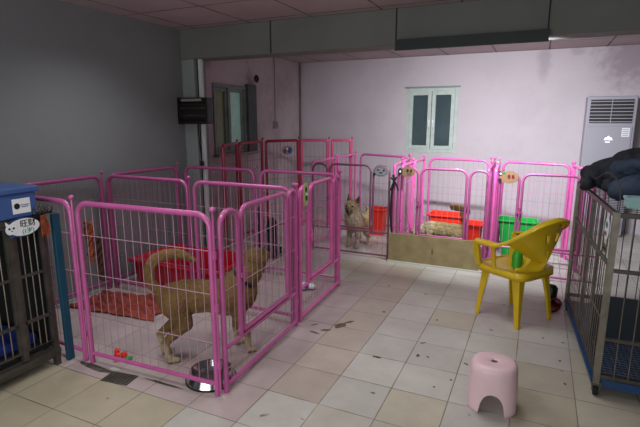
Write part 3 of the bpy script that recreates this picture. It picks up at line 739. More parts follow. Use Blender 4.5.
# ------------------------------------------------------------------ steel cage at right
def bars(mb, p0, p1, z0, z1, sp, r=.003, n=5):
    p0 = Vector(p0); p1 = Vector(p1); k = max(2, round((p1-p0).length/sp))
    for i in range(1, k):
        p = p0.lerp(p1, i/k); mb.tube([(p.x, p.y, z0), (p.x, p.y, z1)], r, n)
def right_cage():
    x0, x1, y0, y1, z0, z1 = .362, 1.40, 2.66, 3.95, .10, 1.0
    sk = -.085  # far end leans towards the aisle a little
    r_ = empty('dog_cage', (x0, y0, 0), 0, label='large steel dog cage on casters at the right with a dark jacket on top', cat='cage')
    S_ = M['steeldark']; t = .03
    def P(x, y, z=0): return (x-x0+sk*(y-y0)/(y1-y0), y-y0, z)
    for (x, y) in ((x0+.015, y0+.015), (x1-.015, y0+.015), (x0+.015, y1-.015), (x1-.015, y1-.015)):
        MB().tube([P(x, y, z0-.02), P(x, y, z1)], .021, 4).build('corner_post', M['steel'], r_, smooth=False)
    ym = (y0+y1)/2
    MB().tube([P(x0+.015, ym, z0), P(x0+.015, ym, z1)], .014, 4).build('side_post', S_, r_, smooth=False)
    MB().tube([P(x0+.015, y0+.34, z0), P(x0+.015, y0+.34, z1)], .011, 4).build('side_post', S_, r_, smooth=False)
    fr = MB()
    for z in (z0+.02, z1-.015):
        fr.tube([P(x0+.015, y0+.015, z), P(x1-.015, y0+.015, z), P(x1-.015, y1-.015, z), P(x0+.015, y1-.015, z)], .017, 4, closed=True)
    for z in (.72,): fr.tube([P(x0+.015, y0+.015, z), P(x0+.015, y1-.015, z)], .011, 6)
    fr.tube([P(x0+.015, y0+.015, .70), P(x1, y0+.015, .70)], .013, 4).tube([P(x0+.015, y0+.015, .33), P(x1, y0+.015, .33)], .011, 4)
    fr.tube([P(.95, y0+.015, z0), P(.95, y0+.015, z1)], .015, 4)
    fr.build('frame', S_, r_, smooth=False)
    sb = MB(); bars(sb, P(x0+.012, y0+.03), P(x0+.012, y1-.03), z0+.02, .72, .052, .0026); bars(sb, P(x0+.012, y0+.03), P(x0+.012, y1-.03), .72, z1-.02, .10, .0035)
    sb.tube([P(x0+.012, y0+.02, .42), P(x0+.012, y1-.02, .42)], .004, 5); sb.build('side_bars', M['steel'], r_)
    fb = MB(); bars(fb, P(x0+.03, y0+.01), P(.95, y0+.01), z0+.02, z1-.02, .062, .003); bars(fb, P(.95, y0+.01), P(x1, y0+.01), z0+.02, z1-.02, .062, .003)
    fb.build('front_bars', M['steel'], r_)
    rb = MB(); bars(rb, P(x1-.012, y0+.03), P(x1-.012, y1-.03), z0, z1, .07); bars(rb, P(x0+.03, y1-.01), P(x1-.03, y1-.01), z0, z1, .06); rb.build('rear_bars', S_, r_)
    # top grille
    tb = MB()
    for k in range(1, 22):
        y = y0+(y1-y0)*k/22; tb.tube([P(x0+.02, y, z1-.01), P(x1-.02, y, z1-.01)], .003, 4)
    tb.build('top_bars', S_, r_)
    MB().add([P(x0+.0, y0+.02, z0-.045), P(x1, y0+.02, z0-.045), P(x1, y1-.1, z0-.045), P(x0, y1-.1, z0-.045), P(x0-.012, y0+.02, z0+.0), P(x1, y0+.02, z0), P(x1, y1-.1, z0), P(x0-.012, y1-.1, z0)],
        [(0,3,2,1), (4,5,6,7), (0,1,5,4), (1,2,6,5), (2,3,7,6), (3,0,4,7)]).build('waste_tray', M['traybl'], r_, smooth=False)
    MB().box(P(x0+.05, y0+.5, z0+.0), P(x1-.05, y0+.52, .40)).build('inner_divider', M['innerdk'], r_, smooth=False)
    # woven floor grid
    fg = MB()
    for k in range(34):
        x = x0+.03+(x1-x0-.06)*k/33; fg.tube([P(x, y0+.03, .135), P(x, y0+.48, .135)], .002, 4)
    for k in range(16):
        y = y0+.03+.45*k/15; fg.tube([P(x0+.03, y, .138), P(x1-.03, y, .138)], .002, 4)
    fg.build('floor_grid', M['steel'], r_)
    for (x, y) in ((x0+.02, y0+.03), (x1-.03, y0+.03), (x0+.02, y1-.05), (x1-.03, y1-.05)):
        p = Vector(P(x, y)); w = MB()
        w.lathe([(.001, -.011), (.027, -.011), (.03, -.006), (.03, .006), (.027, .011), (.001, .011)], 18, Matrix.Translation((p.x, p.y, .03)) @ Matrix.Rotation(PI/2, 4, 'Y'))
        c = w.build('caster', M['blackm'], r_)
        MB().box((p.x-.018, p.y-.014, .03), (p.x-.013, p.y+.014, .085)).box((p.x+.013, p.y-.014, .03), (p.x+.018, p.y+.014, .085)).box((p.x-.024, p.y-.02, .062), (p.x+.024, p.y+.02, .085)).build('caster_fork', M['steeldark'], c, smooth=False)
    return r_
rc = right_cage()
# oval tag on the right cage side
card((.352, 2.745, .90), -PI/2+.065, .045, .058, WH, [(M['inkgreen'], 0, .02, .022, .018), (IK, -.01, .022, .005, .006), (IK, .012, .022, .005, .006), (M['tan'], 0, -.025, .02, .012)], 'small white oval tag on the corner of the right steel cage')
rk = empty('hand_written_tag', (.353, 2.745, .795), -PI/2+.065, label='tiny dark handwritten note under the oval tag on the right steel cage', cat='tag')
MB().box((-.04, -.002, -.022), (.04, 0, .022)).build('paper', M['brown'], rk, smooth=False)
q = MB()
for c in (-.022, 0, .022):
    q.tube([(c-.008+.016*k/5, -.003, .006*math.sin(k*2.1+c*90)) for k in range(6)], .0016, 4)
q.build('writing', IK, rk)

# ------------------------------------------------------------------ blobs -> one smooth body
def blob(name, prims, voxel, m, parent=None, loc=(0, 0, 0), rz=0, smooth=6, bump=0, colorize=True, nz=0, nzs=20):
    """prims: (p0, r0, p1, r1, colour) tapered capsules or (c, (rx,ry,rz), None, rot, colour) ellipsoids; fused into one surface"""
    mb = MB(); segs = []
    for pr in prims:
        if pr[2] is not None:
            p0, r0, p1, r1, c = pr; p0 = Vector(p0); p1 = Vector(p1)
            n = max(3, int((p1-p0).length/max(.2*min(r0, r1), .006)))
            n = min(n, 14)
            mb.tube([p0.lerp(p1, i/n) for i in range(n+1)], [r0+(r1-r0)*i/n for i in range(n+1)], 16)
            mb.ball(p0, r0, 16, 12); mb.ball(p1, r1, 16, 12); segs.append((p0, r0, p1, r1, c))
        else:
            c0, rad, _, rot, c = pr
            Mx = Matrix.Translation(c0) @ (rot if rot else Matrix.Identity(4)) @ Matrix.Diagonal((rad[0], rad[1], rad[2], 1))
            k = [(max(1e-4, math.sin(PI*i/12)), -math.cos(PI*i/12)) for i in range(13)]
            mb.lathe(k, 18, Mx); segs.append((Vector(c0), min(rad), Vector(c0), min(rad), c))
    me = bpy.data.meshes.new(name+'_src'); me.from_pydata(mb.v, [], mb.f); me.update()
    bm = bmesh.new(); bm.from_mesh(me); bmesh.ops.recalc_face_normals(bm, faces=bm.faces); bm.to_mesh(me); bm.free()
    t = bpy.data.objects.new(name+'_src', me); COL.objects.link(t)
    q = t.modifiers.new('r', 'REMESH'); q.mode = 'VOXEL'; q.voxel_size = voxel; q.use_smooth_shade = True
    if smooth:
        q = t.modifiers.new('s', 'SMOOTH'); q.iterations = smooth; q.factor = .5
    bpy.context.view_layer.update()
    dg = bpy.context.evaluated_depsgraph_get()
    out = bpy.data.meshes.new_from_object(t.evaluated_get(dg)); out.name = name
    bpy.data.objects.remove(t)
    if nz:
        for v in out.vertices:
            v.co += v.normal*nz*noise.fractal(v.co*nzs, 1, 2, 3)
    if colorize:
        ca = out.color_attributes.new('fur', 'FLOAT_COLOR', 'POINT')
        for i, v in enumerate(out.vertices):
            ws = 0; acc = Vector((0, 0, 0))
            for (a, ra, b, rb, c) in segs:
                ab = b-a; L2 = ab.length_squared
                tt = max(0, min(1, (v.co-a).dot(ab)/L2)) if L2 > 1e-9 else 0
                d = (v.co-(a+ab*tt)).length-(ra+(rb-ra)*tt)
                w = math.exp(-max(d, -.02)/.010)
                cc = c(v.co, v.normal) if callable(c) else c
                acc += Vector(cc[:3])*w; ws += w
            acc /= ws
            ca.data[i].color = (acc[0], acc[1], acc[2], 1)
    for p in out.polygons: p.use_smooth = True
    out.materials.clear(); out.materials.append(m)
    o = bpy.data.objects.new(name, out); COL.objects.link(o)
    o.location = loc; o.rotation_euler = (0, 0, rz)
    if parent: o.parent = parent
    return o

fur = mat('short_fur', '#a08050', rough=.85, attr='fur', var=.25, vscale=45, bump=.7, bscale=140)
furlong = mat('long_fur', '#a08050', rough=.9, attr='fur', var=.4, vscale=40, bump=1.0, bscale=90)

# tan dog: local +x = forward, standing
def tan_dog():
    TAN = srgb('#755931'); DK = srgb('#553f20'); LT = srgb('#ab9c7c'); CRM = srgb('#8d754d'); BK = srgb('#2a2018')
    def body(co, n):
        a = Vector(TAN[:3])
        if n.z < -.5: a = a.lerp(Vector(CRM[:3]), .7)
        if n.z > .6: a = a.lerp(Vector(DK[:3]), .35)
        return a
    def leg(z_white):
        def f(co, n):
            k = max(0, min(1, (z_white-co.z)/.05)); return Vector(TAN[:3]).lerp(Vector(LT[:3]), k)
        return f
    P = []
    # trunk
    P += [((-.225, 0, .385), .098, (-.15, 0, .388), .106, body), ((-.15, 0, .388), .106, (-.02, 0, .380), .100, body), ((-.02, 0, .380), .100, (.10, 0, .362), .118, body),
          ((.10, 0, .362), .118, (.17, 0, .375), .115, body), ((.17, 0, .35), .095, (.205, 0, .395), .088, body)]
    # neck and head, the head turned to the dog's left
    hc = Vector((.285, .01, .595)); ha = math.radians(48); hd = Vector((math.cos(ha), math.sin(ha), -.12)); hs = Vector((-math.sin(ha), math.cos(ha), 0)); up = Vector((0, 0, 1))
    P += [((.16, 0, .43), .098, (.245, 0, .51), .080, body), ((.245, 0, .51), .080, hc-up*.02, .070, body)]
    P += [(hc, (.080, .080, .066), None, None, body), (hc+hd*.02, .058, hc+hd*.07, .044, body), (hc+hd*.065, .038, hc+hd*.13, .026, lambda c, n: Vector(TAN[:3]).lerp(Vector(DK[:3]), .5)),
          (hc+hd*.05-up*.028, .028, hc+hd*.115-up*.026, .018, CRM)]
    for s in (1, -1):   # small folded ears
        P += [(hc+hs*s*.045-hd*.012+up*.045, .020, hc+hs*s*.066+up*.078, .008, DK)]
    # hind legs: thigh, knee, hock, shank, paw
    for s, dx in ((1, -.005), (-1, .03)):
        P += [((-.215, s*.055, .37), .088, (-.175+dx*.4, s*.07, .245), .048, TAN), ((-.175+dx*.4, s*.07, .245), .044, (-.315+dx, s*.07, .135), .023, leg(.16)),
              ((-.315+dx, s*.07, .135), .022, (-.295+dx, s*.07, .035), .018, leg(.16)), ((-.295+dx, s*.07, .024), .021, (-.248+dx, s*.07, .019), .018, LT)]
    # fore legs
    for s, dx in ((1, -.03), (-1, .03)):
        P += [((.165, s*.062, .35), .060, (.155, s*.070, .23), .036, TAN), ((.155, s*.070, .23), .031, (.178+dx, s*.068, .125), .022, leg(.14)),
              ((.178+dx, s*.068, .125), .021, (.183+dx, s*.068, .035), .018, leg(.14)), ((.186+dx, s*.068, .024), .021, (.222+dx, s*.068, .019), .018, LT)]
    # tail curled forward over the back
    tp = [(-.28, 0, .43), (-.335, .005, .475), (-.355, .01, .55), (-.325, .02, .625), (-.25, .03, .655), (-.16, .04, .645), (-.09, .045, .60)]
    tr = [.030, .030, .032, .034, .034, .030, .018]; S = spline(tp, 3); rr = []
    for i in range(len(S)):
        f_ = i/3; k = min(int(f_), len(tr)-2); rr.append(tr[k]+(tr[k+1]-tr[k])*(f_-k))
    for i in range(len(S)-1): P.append((S[i], rr[i], S[i+1], rr[i+1], (lambda c, n: Vector(CRM[:3]) if n.x > .3 and n.z < .3 else Vector(TAN[:3]))))
    ang = math.atan2(2.36-2.04, -1.62+1.985)
    r_ = empty('dog', (-1.765, 2.215, 0), ang, label='tan short-haired dog with a curled tail standing in the front pen', cat='dog')
    blob('body', P, .0075, fur, r_, smooth=5, nz=.004, nzs=60)
    for s in (1, -1): MB().ball(tuple(hc+hd*.068+hs*s*.034+up*.016), .0085).build('eye', M['eye'], r_)
    MB().ball(tuple(hc+hd*.155+up*.004), .013, sz=.8).build('nose', M['nose'], r_)
    Mx = Matrix.Translation((.205, 0, .470)) @ Matrix.Rotation(math.radians(42), 4, 'Y')
    MB().lathe([(.080, -.010), (.092, -.010), (.092, .010), (.080, .010), (.080, -.010)], 24, Mx, cap=False).build('collar', M['blackm'], r_)
    return r_
tan_dog()

# small terrier facing the aisle
def terrier():
    A = srgb('#c0a878'); D = srgb('#5a4838'); G = srgb('#a3967a'); L = srgb('#dccfae')
    P = [((-.16, 0, .26), .095, (.04, 0, .28), .105, A), ((.04, 0, .28), .105, (.07, 0, .36), .105, G), ((.07, 0, .36), .105, (.09, .01, .44), .09, L),
         ((.11, .01, .485), (.085, .092, .080), None, None, A), ((.15, .012, .47), .055, (.195, .016, .452), .036, D), ((.17, .014, .43), .03, (.19, .016, .42), .022, D)]
    for s in (1, -1):
        P += [((.09, .01+s*.055, .545), .028, (.085, .01+s*.072, .615), .008, D), ((.04, s*.055, .25), .046, (.06, s*.055, .10), .026, G), ((.06, s*.055, .10), .024, (.065, s*.055, .025), .024, G), ((.065, s*.055, .022), .022, (.10, s*.055, .02), .019, G),
              ((-.15, s*.055, .25), .055, (-.12, s*.06, .15), .035, A), ((-.12, s*.06, .15), .03, (-.18, s*.06, .08), .022, A), ((-.18, s*.06, .08), .021, (-.165, s*.06, .022), .02, A), ((-.165, s*.06, .022), .02, (-.13, s*.06, .02), .018, A)]
    P += [((-.22, 0, .30), .03, (-.27, 0, .38), .02, A), ((-.27, 0, .38), .02, (-.24, 0, .44), .012, A)]
    r_ = empty('dog', (-1.835, 4.97, 0), math.radians(-100), label='small tan terrier with pointed ears looking out behind the plum gate', cat='dog')
    blob('body', P, .009, furlong, r_, smooth=2, nz=.009, nzs=40)
    for s in (1, -1): MB().ball((.182, .014+s*.036, .502), .011).build('eye', M['eye'], r_)
    MB().ball((.231, .018, .458), .016).build('nose', M['nose'], r_)
terrier()

# curled-tail dog with its head down
def fluffy():
    A = srgb('#8f7f55'); L = srgb('#c9bfa0'); D = srgb('#6d4f30')
    P = [((-.17, 0, .30), .085, (.10, 0, .31), .085, A), ((.10, 0, .31), .08, (.20, 0, .28), .055, L), ((.24, 0, .25), (.07, .06, .055), None, None, L), ((.26, 0, .235), .035, (.33, 0, .20), .022, L)]
    for s in (1, -1):
        P += [((.23, s*.035, .29), .018, (.225, s*.055, .335), .007, D),
              ((.10, s*.05, .27), .045, (.11, s*.055, .12), .026, A), ((.11, s*.055, .12), .024, (.11, s*.055, .022), .022, L), ((.11, s*.055, .022), .022, (.145, s*.055, .02), .019, L),
              ((-.18, s*.05, .28), .06, (-.14, s*.06, .17), .036, A), ((-.14, s*.06, .17), .03, (-.21, s*.06, .09), .022, A), ((-.21, s*.06, .09), .021, (-.195, s*.06, .022), .02, L), ((-.195, s*.06, .022), .02, (-.16, s*.06, .02), .018, L)]
    tp = spline([(-.22, 0, .36), (-.24, 0, .42), (-.21, 0, .48), (-.22, 0, .54)], 3)
    for i in range(len(tp)-1): P.append((tp[i], .022, tp[i+1], .022, D))
    P += [((-.24, 0, .545), .036, (-.12, 0, .56), .036, D), ((-.26, 0, .535), .03, (-.28, 0, .515), .018, D)]
    r_ = empty('dog', (-.87, 4.90, 0), math.radians(180), label='pale dog with a bushy brown tail, head down, behind the beige board', cat='dog')
    blob('body', P, .009, furlong, r_, smooth=3, nz=.008, nzs=34)
    for s in (1, -1): MB().ball((.285, s*.034, .262), .008).build('eye', M['eye'], r_)
    MB().ball((.352, 0, .198), .013).build('nose', M['nose'], r_)
fluffy()

# ------------------------------------------------------------------ things on the right cage
NV = srgb('#161c28'); NB = srgb('#2a3c52')
jm = mat('dark_jacket_cloth', '#161c28', rough=.72, attr='fur', bump=.5, bscale=28, var=.3, vscale=8)
P = [((.33, 3.42, 1.10), .075, (.50, 3.30, 1.15), .115, NV), ((.50, 3.30, 1.15), .115, (.75, 3.25, 1.20), .17, NV), ((.75, 3.25, 1.20), .17, (1.15, 3.3, 1.19), .17, NV),
     ((.42, 3.04, 1.07), .060, (.80, 2.93, 1.11), .10, NB), ((.8, 2.95, 1.11), .10, (1.15, 3.0, 1.10), .09, NV), ((.45, 3.18, 1.16), .07, (.9, 3.05, 1.26), .085, NB),
     ((.30, 3.40, 1.07), .050, (.285, 3.30, 1.055), .04, NV), ((.34, 3.60, 1.08), .06, (.9, 3.6, 1.17), .14, NV), ((.40, 3.15, 1.07), .05, (.5, 3.25, 1.09), .07, NV)]
jo = blob('folded_jacket', P, .011, jm, smooth=4, nz=.022, nzs=11)
tag(jo, 'dark navy jacket heaped on top of the right steel cage', 'jacket')
MB().tube(spline([(.44, 3.01, 1.118), (.62, 2.925, 1.16), (.85, 2.87, 1.18)]), .005, 5).build('seam', M['jacketb'], jo)
tb_ = MB().box((0, 0, 0), (.30, .09, .050)).build('storage_box', M['tealbox'], loc=(.425, 2.755, 1.008), rot=(0, 0, .03), smooth=False, bevel=.006)
tag(tb_, 'pale teal box lying on the front edge of the right steel cage', 'box')
MB().box((-.004, -.004, .040), (.304, .094, .056)).build('lid', M['tealbox'], tb_, smooth=False, bevel=.003)
tag(MB().tube(spline([(.30, 3.02, 1.12), (.345, 2.90, 1.17), (.385, 2.78, 1.13), (.39, 2.72, 1.04), (.385, 2.69, .995)]), .003, 5).build('wire_loop', M['steeldark']), 'thin bent wire loop rising over the corner of the right steel cage', 'wire')
# pinkish tangle behind the jacket
tag(MB().tube(spline([(.30, 3.75, 1.012), (.36, 3.74, 1.05), (.46, 3.72, 1.07), (.42, 3.70, 1.02), (.36, 3.68, 1.012)]), .012, 6).build('pink_strap', M['hot']), 'pink strap lying on the far end of the cage behind the jacket', 'strap')

# dark red slipper beside the chair
def slipper(loc, rz, label):
    r_ = empty('slipper', loc, rz, label=label, cat='slipper')
    sole = [(.042*math.cos(t)*(1.0 if math.cos(t) > 0 else .9), .12*math.sin(t)) for t in [2*PI*k/20 for k in range(20)]]
    vs = [(y, x, 0) for x, y in sole]+[(y, x, .018) for x, y in sole]
    MB().add(vs, [tuple(range(20))[::-1], tuple(range(20, 40))]+[(k, (k+1) % 20, 20+(k+1) % 20, 20+k) for k in range(20)]).build('sole', M['shoered'], r_)
    vs = []; fs = []
    for i in range(6):
        for k in range(9):
            a = PI*k/8; x = .005+.018*i; w = .041*(1-.012*i*i); hh = .055*(1-.03*i*i)
            vs.append((x, w*math.cos(a), .016+hh*math.sin(a)))
    for i in range(5):
        for k in range(8): fs.append((i*9+k, i*9+k+1, (i+1)*9+k+1, (i+1)*9+k))
    MB().add(vs, fs).build('upper', M['shoered'], r_, solid=.005)
slipper((.215, 3.92, 0), math.radians(75), 'dark red slipper on the floor behind the yellow chair leg')
o = MB().lathe([(.03, 0), (.045, .01), (.05, .09), (.035, .11), (.03, .10), (.04, .02), (.001, .015)], 18).build('small_pot', M['black'], loc=(.19, 4.13, 0)); tag(o, 'small black pot on the floor between chair and cage', 'pot')

# ------------------------------------------------------------------ left kennel
def left_kennel():
    xf = -2.515; y0, y1 = .35, 1.715; z0, z1 = .03, .925; xb = -3.25
    r_ = empty('steel_kennel', (xf, y0, 0), 0, label='dark steel kennel at the left edge with barred doors and a name plate', cat='kennel')
    def q(x, y, z): return (x-xf, y-y0, z)
    S_ = M['steeldark']
    for y in (y0+.015, y1-.015):
        for x in (xf-.015, xb+.015): MB().tube([q(x, y, 0), q(x, y, z1)], .022, 4).build('corner_post', S_, r_, smooth=False)
    fr = MB()
    for z, nm in ((z0+.04, 'bottom_frame'), (z1-.018, 'top_frame')):
        MB().tube([q(xf-.015, y0, z), q(xf-.015, y1, z), q(xb, y1, z), q(xb, y0, z)], .02, 4, closed=True).build(nm, S_, r_, smooth=False)
    fr.tube([q(xf-.012, y0, .115), q(xf-.012, y1, .115)], .012, 4)
    fr.build('tray_rail', S_, r_, smooth=False)
    MB().box(q(xb, y0, z1-.02), q(xf-.01, y1, z1)).build('top_panel', M['steeldark'], r_, smooth=False)
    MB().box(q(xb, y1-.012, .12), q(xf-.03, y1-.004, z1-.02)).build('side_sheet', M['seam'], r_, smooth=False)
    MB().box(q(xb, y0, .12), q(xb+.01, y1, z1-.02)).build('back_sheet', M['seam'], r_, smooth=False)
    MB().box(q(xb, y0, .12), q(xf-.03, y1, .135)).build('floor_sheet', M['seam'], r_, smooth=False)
    # doors on the aisle face
    for (a, b) in ((y0+.04, 1.02), (1.04, 1.485), (1.53, y1-.035)):
        d = MB().tube([q(xf, a, .17), q(xf, b, .17), q(xf, b, .885), q(xf, a, .885)], .012, 4, closed=True)
        d.tube([q(xf, a, .60), q(xf, b, .60)], .010, 4).tube([q(xf, a, .335), q(xf, b, .335)], .012, 4)
        dd = d.build('door', S_, r_, smooth=False)
        bb = MB(); bars(bb, q(xf, a, 0), q(xf, b, 0), .17, .885, .042, .0032); bb.build('bars', M['steel'], dd)
    MB().tube([q(xf, 1.507, .12), q(xf, 1.507, .9)], .021, 4).build('door_post', S_, r_, smooth=False)
    MB().box(q(xf-.01, y0, .145-.06), q(xf+.012, y1, .155-.045)).build('tray_lip', S_, r_, smooth=False)
    return r_
left_kennel()
tag(MB().box((-3.1, .5, .136), (-2.62, 1.66, .20)).build('kennel_pad', M['bluedk'], bevel=.02, bseg=3), 'bright blue pad lying on the floor of the left steel kennel', 'pad')
tag(MB().box((-2.525, 1.752, .0), (-2.50, 1.797, .915)).build('teal_board', M['teal'], smooth=False, bevel=.004), 'narrow teal board standing between the steel kennel and the pink pen', 'board')
# blue box on the kennel
bb = empty('storage_crate', (-2.59, 1.375, .926), 0, label='blue plastic storage box with a white label on top of the left kennel', cat='storage box')
MB().box((-.38, -.62, 0), (.08, .30, .135)).build('box_body', M['blue'], bb, smooth=False, bevel=.008)
MB().box((-.395, -.635, .135), (.095, .315, .165)).build('lid', M['blue'], bb, smooth=False, bevel=.006)
lb = MB().box((.08, .165, .025), (.083, .262, .105)).build('label_plate', M['white'], bb, smooth=False)
RX = Matrix.Rotation(PI/2, 4, 'Z') @ Matrix.Rotation(PI/2, 4, 'X')
dsk = MB(); dsk.lathe([(.001, 0), (.016, 0), (.016, .001), (.001, .001)], 16, Matrix.Translation((.0832, .188, .066)) @ Matrix.Rotation(PI/2, 4, 'Y')); dsk.build('logo_disc', M['ink'], lb)
q = MB()
for (a, b, c) in ((.208, .255, .070), (.212, .248, .060)):
    q.tube([(.0836, a+(b-a)*k/10, c+.0022*math.sin(k*2.3)) for k in range(11)], .0018, 4)
q.build('printed_line', M['inkblue'], lb)
# oval name plate on the kennel (faces +x)
npl = empty('name_plate', (-2.497, 1.572, .878), PI/2, label='white oval name plate with a blue border, cat face and handwriting on the kennel', cat='name plate')
q = MB(); disc(q, .095, .052, .003); q.build('blue_border', M['inkblue'], npl)
q = MB(); disc(q, .088, .046, .002, .006, 0, -.003); q.build('white_face', WH, npl)
q = MB(); disc(q, .032, .030, .002, -.062, -.002, -.005, 18)
q.add([(-.09, -.007, .018), (-.072, -.007, .026), (-.092, -.007, .045)], [(0, 1, 2)]).add([(-.052, -.007, .026), (-.036, -.007, .016), (-.034, -.007, .043)], [(0, 1, 2)]); q.build('cat_face', WH, npl)
for (x, z, a, b) in ((-.074, .004, .006, .006), (-.051, .004, .006, .006), (-.062, -.010, .004, .003), (-.066, -.038, .012, .010)):
    q = MB(); disc(q, a, b, .001, x, z, -.0072, 10); q.build('face_mark', M['inkblue'] if z < -.03 else IK, npl)
TX = Matrix.Rotation(PI/2, 4, 'X')
text_mesh('written_name', '旺财', .045, IK, npl, Matrix.Translation((.028, -.0062, .016)) @ TX, ext=.0008)
text_mesh('written_age', '(1岁)', .032, M['inkgreen'], npl, Matrix.Translation((.026, -.0062, -.024)) @ TX, ext=.0008)
# orange tassel and black clip by the name plate
s = MB()
for k in range(6): s.tube(spline([(-2.485, 1.678+.003*k, .925), (-2.482+.004*math.sin(k), 1.67+.008*k, .87), (-2.480, 1.668+.009*k, .80+.01*(k % 3))], 4), .005, 5)
tag(s.build('tassel', M['rope']), 'orange tassel hanging at the top corner of the left kennel', 'tassel')
s = MB()
for k in range(4): s.tube([(-2.50+.012*math.cos(t), 1.655+.026*k+.014*math.cos(t), .952+.018*math.sin(t)) for t in [2*PI*i/12 for i in range(12)]], .004, 5, closed=True)
s.box((-2.51, 1.64, .926), (-2.49, 1.75, .934))
tag(s.build('black_chain', M['black']), 'black chain curled on the kennel beside the blue box', 'chain')

# ------------------------------------------------------------------ dirt, painted shadow line, drain, toys on the floor
def patch(name, cx, cy, rx, ry, m, label, cat, seed, n=26, z=.003, parent=None, rz=0, th=.003):
    vs = [(0, 0, th)]; 
    for k in range(n):
        t = 2*PI*k/n; f_ = 1+.45*noise.noise(Vector((math.cos(t)*2+seed, math.sin(t)*2, seed)))
        x, y = rx*f_*math.cos(t), ry*f_*math.sin(t); vs.append((x, y, 0))
    o = MB().add(vs, [(0, 1+k, 1+(k+1) % n) for k in range(n)]+[tuple(range(n, 0, -1))]).build(name, m, loc=(cx, cy, .0005), rot=(0, 0, rz))
    if label: tag(o, label, cat)
    if parent: o.parent = parent
    return o
dr = empty('floor_drain', (-2.06, 1.735, 0), math.radians(8), label='dark square drain grate in the floor before the front pen panel', cat='drain')
MB().box((-.088, -.05, 0), (.088, .05, .006)).build('drain_plate', M['debris_shadow'], dr, smooth=False, bevel=.002)
for k in range(7): MB().box((-.072+k*.0215, -.04, .006), (-.062+k*.0215, .04, .010)).build('grate_bar', M['steeldark'], dr, smooth=False)
patch('dirt_shadow_patch', -2.29, 1.765, .15, .022, M['debris_shadow'], 'strip of dark wet dirt along the foot of the front pen panel', 'dirt', 3.1, rz=-.05, th=.006)
patch('dirt_shadow_patch', -1.80, 1.80, .13, .009, M['debris_shadow'], 'thin dark shadow line painted right of the drain grate', 'dirt', 5.1)  # dark line painted where the front rail shades the floor
patch('crumpled_tissue', -2.17, 1.80, .035, .014, M['paper'], 'crumpled white tissue beside the drain grate', 'tissue', 1.4, th=.015)
stains = [(-1.305, 2.735, .036, .012, -.3), (-1.25, 2.80, .038, .016, .5), (-1.185, 2.91, .05, .035, .9), (-1.15, 2.99, .05, .014, .9), (-1.36, 2.85, .03, .008, .9)]
for k, (x, y, a, b, rz) in enumerate(stains):
    patch('floor_stain', x, y, a, b, M['stain'], ['brown smear nearest the pen gate foot, on the tiles', 'small brown smear in the middle of the smear trail', 'largest brown smear of the trail beside the pen corner', 'thin brown smear at the far end of the smear trail', 'faint brown smear close to the hot pink gate'][k], 'stain', 2.7*k+.3, rz=rz, th=.002)
spots = [(377, 357, .030, .011), (423, 343, .022, .007), (418, 355.5, .022, .010), (428, 357, .014, .006), (373, 393, .014, .007), (434, 387, .008, .008), (451, 380, .009, .007), (466, 364, .02, .007), (563, 343, .012, .008), (560, 361, .010, .007), (565, 384, .013, .007), (543, 338, .010, .007), (384, 312, .012, .010), (389, 286, .012, .010), (437, 320, .012, .008), (491, 330, .016, .006)]
pit, yw, ff = math.radians(11.37), math.radians(-24.8), 470.
fwv = Vector((math.sin(yw)*math.cos(pit), math.cos(yw)*math.cos(pit), -math.sin(pit))); rv = Vector((math.cos(yw), -math.sin(yw), 0)); uv = rv.cross(fwv)
desc = ['dark leaf-like scrap on the tile nearest the pen', 'thin grey mark on the tiles in the open aisle', 'dark smudge on the aisle tiles', 'small dark smudge right beside the larger aisle smudge', 'pale brown speck on the tile nearest the camera', 'round black dot on the tiles in front of the stool', 'tiny brown dot left of the stool', 'brown scrap touching the left side of the stool', 'speck on the tiles between stool and chair', 'brown dot right of the stool near the tile joint', 'dark speck right of the stool, nearest the cage caster', 'speck just under the chair rear leg', 'grey speck on the mid aisle tiles', 'grey speck before the beige board', 'speck on the tiles left of the yellow chair', 'pale smear under the yellow chair']
for k, (px, py, a, b) in enumerate(spots):
    d = fwv+rv*((px-320)/ff)-uv*((py-213.5)/ff); t = 1.45/-d.z
    patch('floor_speck', d.x*t, d.y*t, a, b, M['stain'] if k % 3 else M['debris_shadow'], desc[k], 'speck', k*1.7, rz=k*.8, th=.0015, n=12)
# red and green toy near the drain
ty = empty('chew_toy', (-2.235, 1.885, 0), .5, label='red and green rubber chew toy inside the pen by the front rail', cat='toy')
MB().ball((0, 0, .025), .025).ball((.035, .012, .027), .022).ball((-.012, .03, .045), .018).build('red_knob', M['redtub'], ty)
MB().tube([(.03, .0, .012), (.085, .0, .012)], .010, 8).build('green_stick', M['green'], ty)
# slipper-like blue and white item in the second pen
o = MB().ball((0, 0, .035), .05, sz=.6).ball((.06, .03, .03), .04, sz=.6).build('ball_toy', M['white'], loc=(-1.75, 3.45, 0)); tag(o, 'white and blue soft toy on the floor behind the hot pink gate', 'toy')
MB().ball((.03, -.02, .045), .025).build('blue_patch', M['blue'], o)
# dark bag behind the left pens
bgp = [((-2.60, 4.15, .10), .09, (-2.46, 4.15, .10), .09, NV), ((-2.62, 4.16, .30), .05, (-2.62, 4.15, .50), .04, NV), ((-2.47, 4.16, .20), .07, (-2.47, 4.15, .38), .06, NV), ((-2.60, 4.16, .15), .07, (-2.62, 4.15, .3), .05, NV)]
jb = blob('dark_sack', bgp, .014, jm, smooth=3, nz=.02, nzs=14); tag(jb, 'dark cloth sack on the floor behind the far pink panels', 'sack')

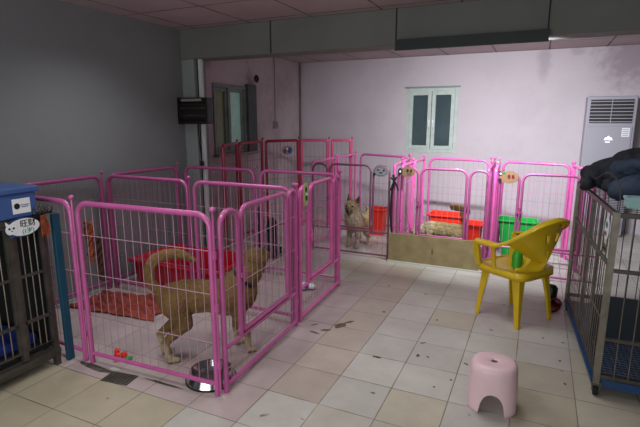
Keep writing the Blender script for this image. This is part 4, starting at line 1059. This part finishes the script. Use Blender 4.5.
# ------------------------------------------------------------------ light
def area(name, loc, rot, sx, sy, e, col, spread=180):
    l = bpy.data.lights.new(name, 'AREA'); l.shape = 'RECTANGLE'; l.size = sx; l.size_y = sy; l.energy = e; l.color = col; l.spread = math.radians(spread)
    o = bpy.data.objects.new(name, l); COL.objects.link(o); o.location = loc; o.rotation_euler = rot; return o
area('tube_light', (-.40, YM+.02, 1.995), (math.radians(60), 0, 0), .9, .04, 54, (.94, .95, 1.0), 115)
area('pen_fill', (-2.5, 2.6, 2.29), (0, 0, 0), .7, .7, 8, (.94, .96, 1.0), 125)  # unseen fill added to lift the dark left pens
area('front_room_light', (-1.5, 1.4, 2.30), (0, 0, 0), .9, .3, 9, (1.0, .97, .93), 140)
area('aisle_fill', (-.6, 2.9, 2.30), (0, 0, 0), .6, .6, 8, (.97, .97, 1.0), 125)  # extra fill added to brighten the aisle floor, without a fitting
area('rear_room_fill', (-1.6, 5.4, 2.29), (0, math.radians(-25), 0), .5, .5, 5, (1.0, .95, .95), 165)  # small fill added for the rear left wall, not a fitting
area('front_fill', (-.9, YF+.1, 1.25), (math.radians(92), 0, 0), 2.8, 1.9, 62, (.93, .97, .98))  # broad unseen fill added behind the camera for beam and upright faces
w = bpy.data.worlds.new('World'); sc.world = w; w.use_nodes = True
w.node_tree.nodes['Background'].inputs[0].default_value = (.35, .38, .45, 1); w.node_tree.nodes['Background'].inputs[1].default_value = .3

# ------------------------------------------------------------------ groups of repeats
GR = {'tub': 'plastic tubs in the dog pens', 'card': 'oval cards on the pens and cages', 'speck': 'small specks on the floor tiles', 'dirt': 'dirt along the front pen panel', 'rope toy': 'rope toys hanging in the front pen', 'stain': 'brown smears beside the pen corner'}
for o in list(sc.objects):
    if o.parent or 'category' not in o: continue
    c = o['category']
    if c == 'fence':
        l = o['label']
        g = 'crimson and rose fence panels in the far corner' if ('crimson' in l or 'rose' in l) else ('pink panels of the left pens' if o.location.y < 4 else 'pink panels of the back row of pens')
        o['group'] = g
    elif c in GR and o.name.split('.')[0] != 'dog_bed': o['group'] = GR[c]

# ------------------------------------------------------------------ camera
cam = bpy.data.cameras.new('Camera'); co = bpy.data.objects.new('Camera', cam); COL.objects.link(co)
cam.sensor_width = 36; cam.lens = 36*ff/640; cam.clip_start = .05
co.location = (0, 0, 1.45); co.rotation_euler = (PI/2-pit, 0, -yw)
sc.camera = co
sc.view_settings.view_transform = 'Standard'
sc.view_settings.look = 'None'
sc.view_settings.exposure = 0
sc.cycles.max_bounces = 8
sc.cycles.use_denoising = True
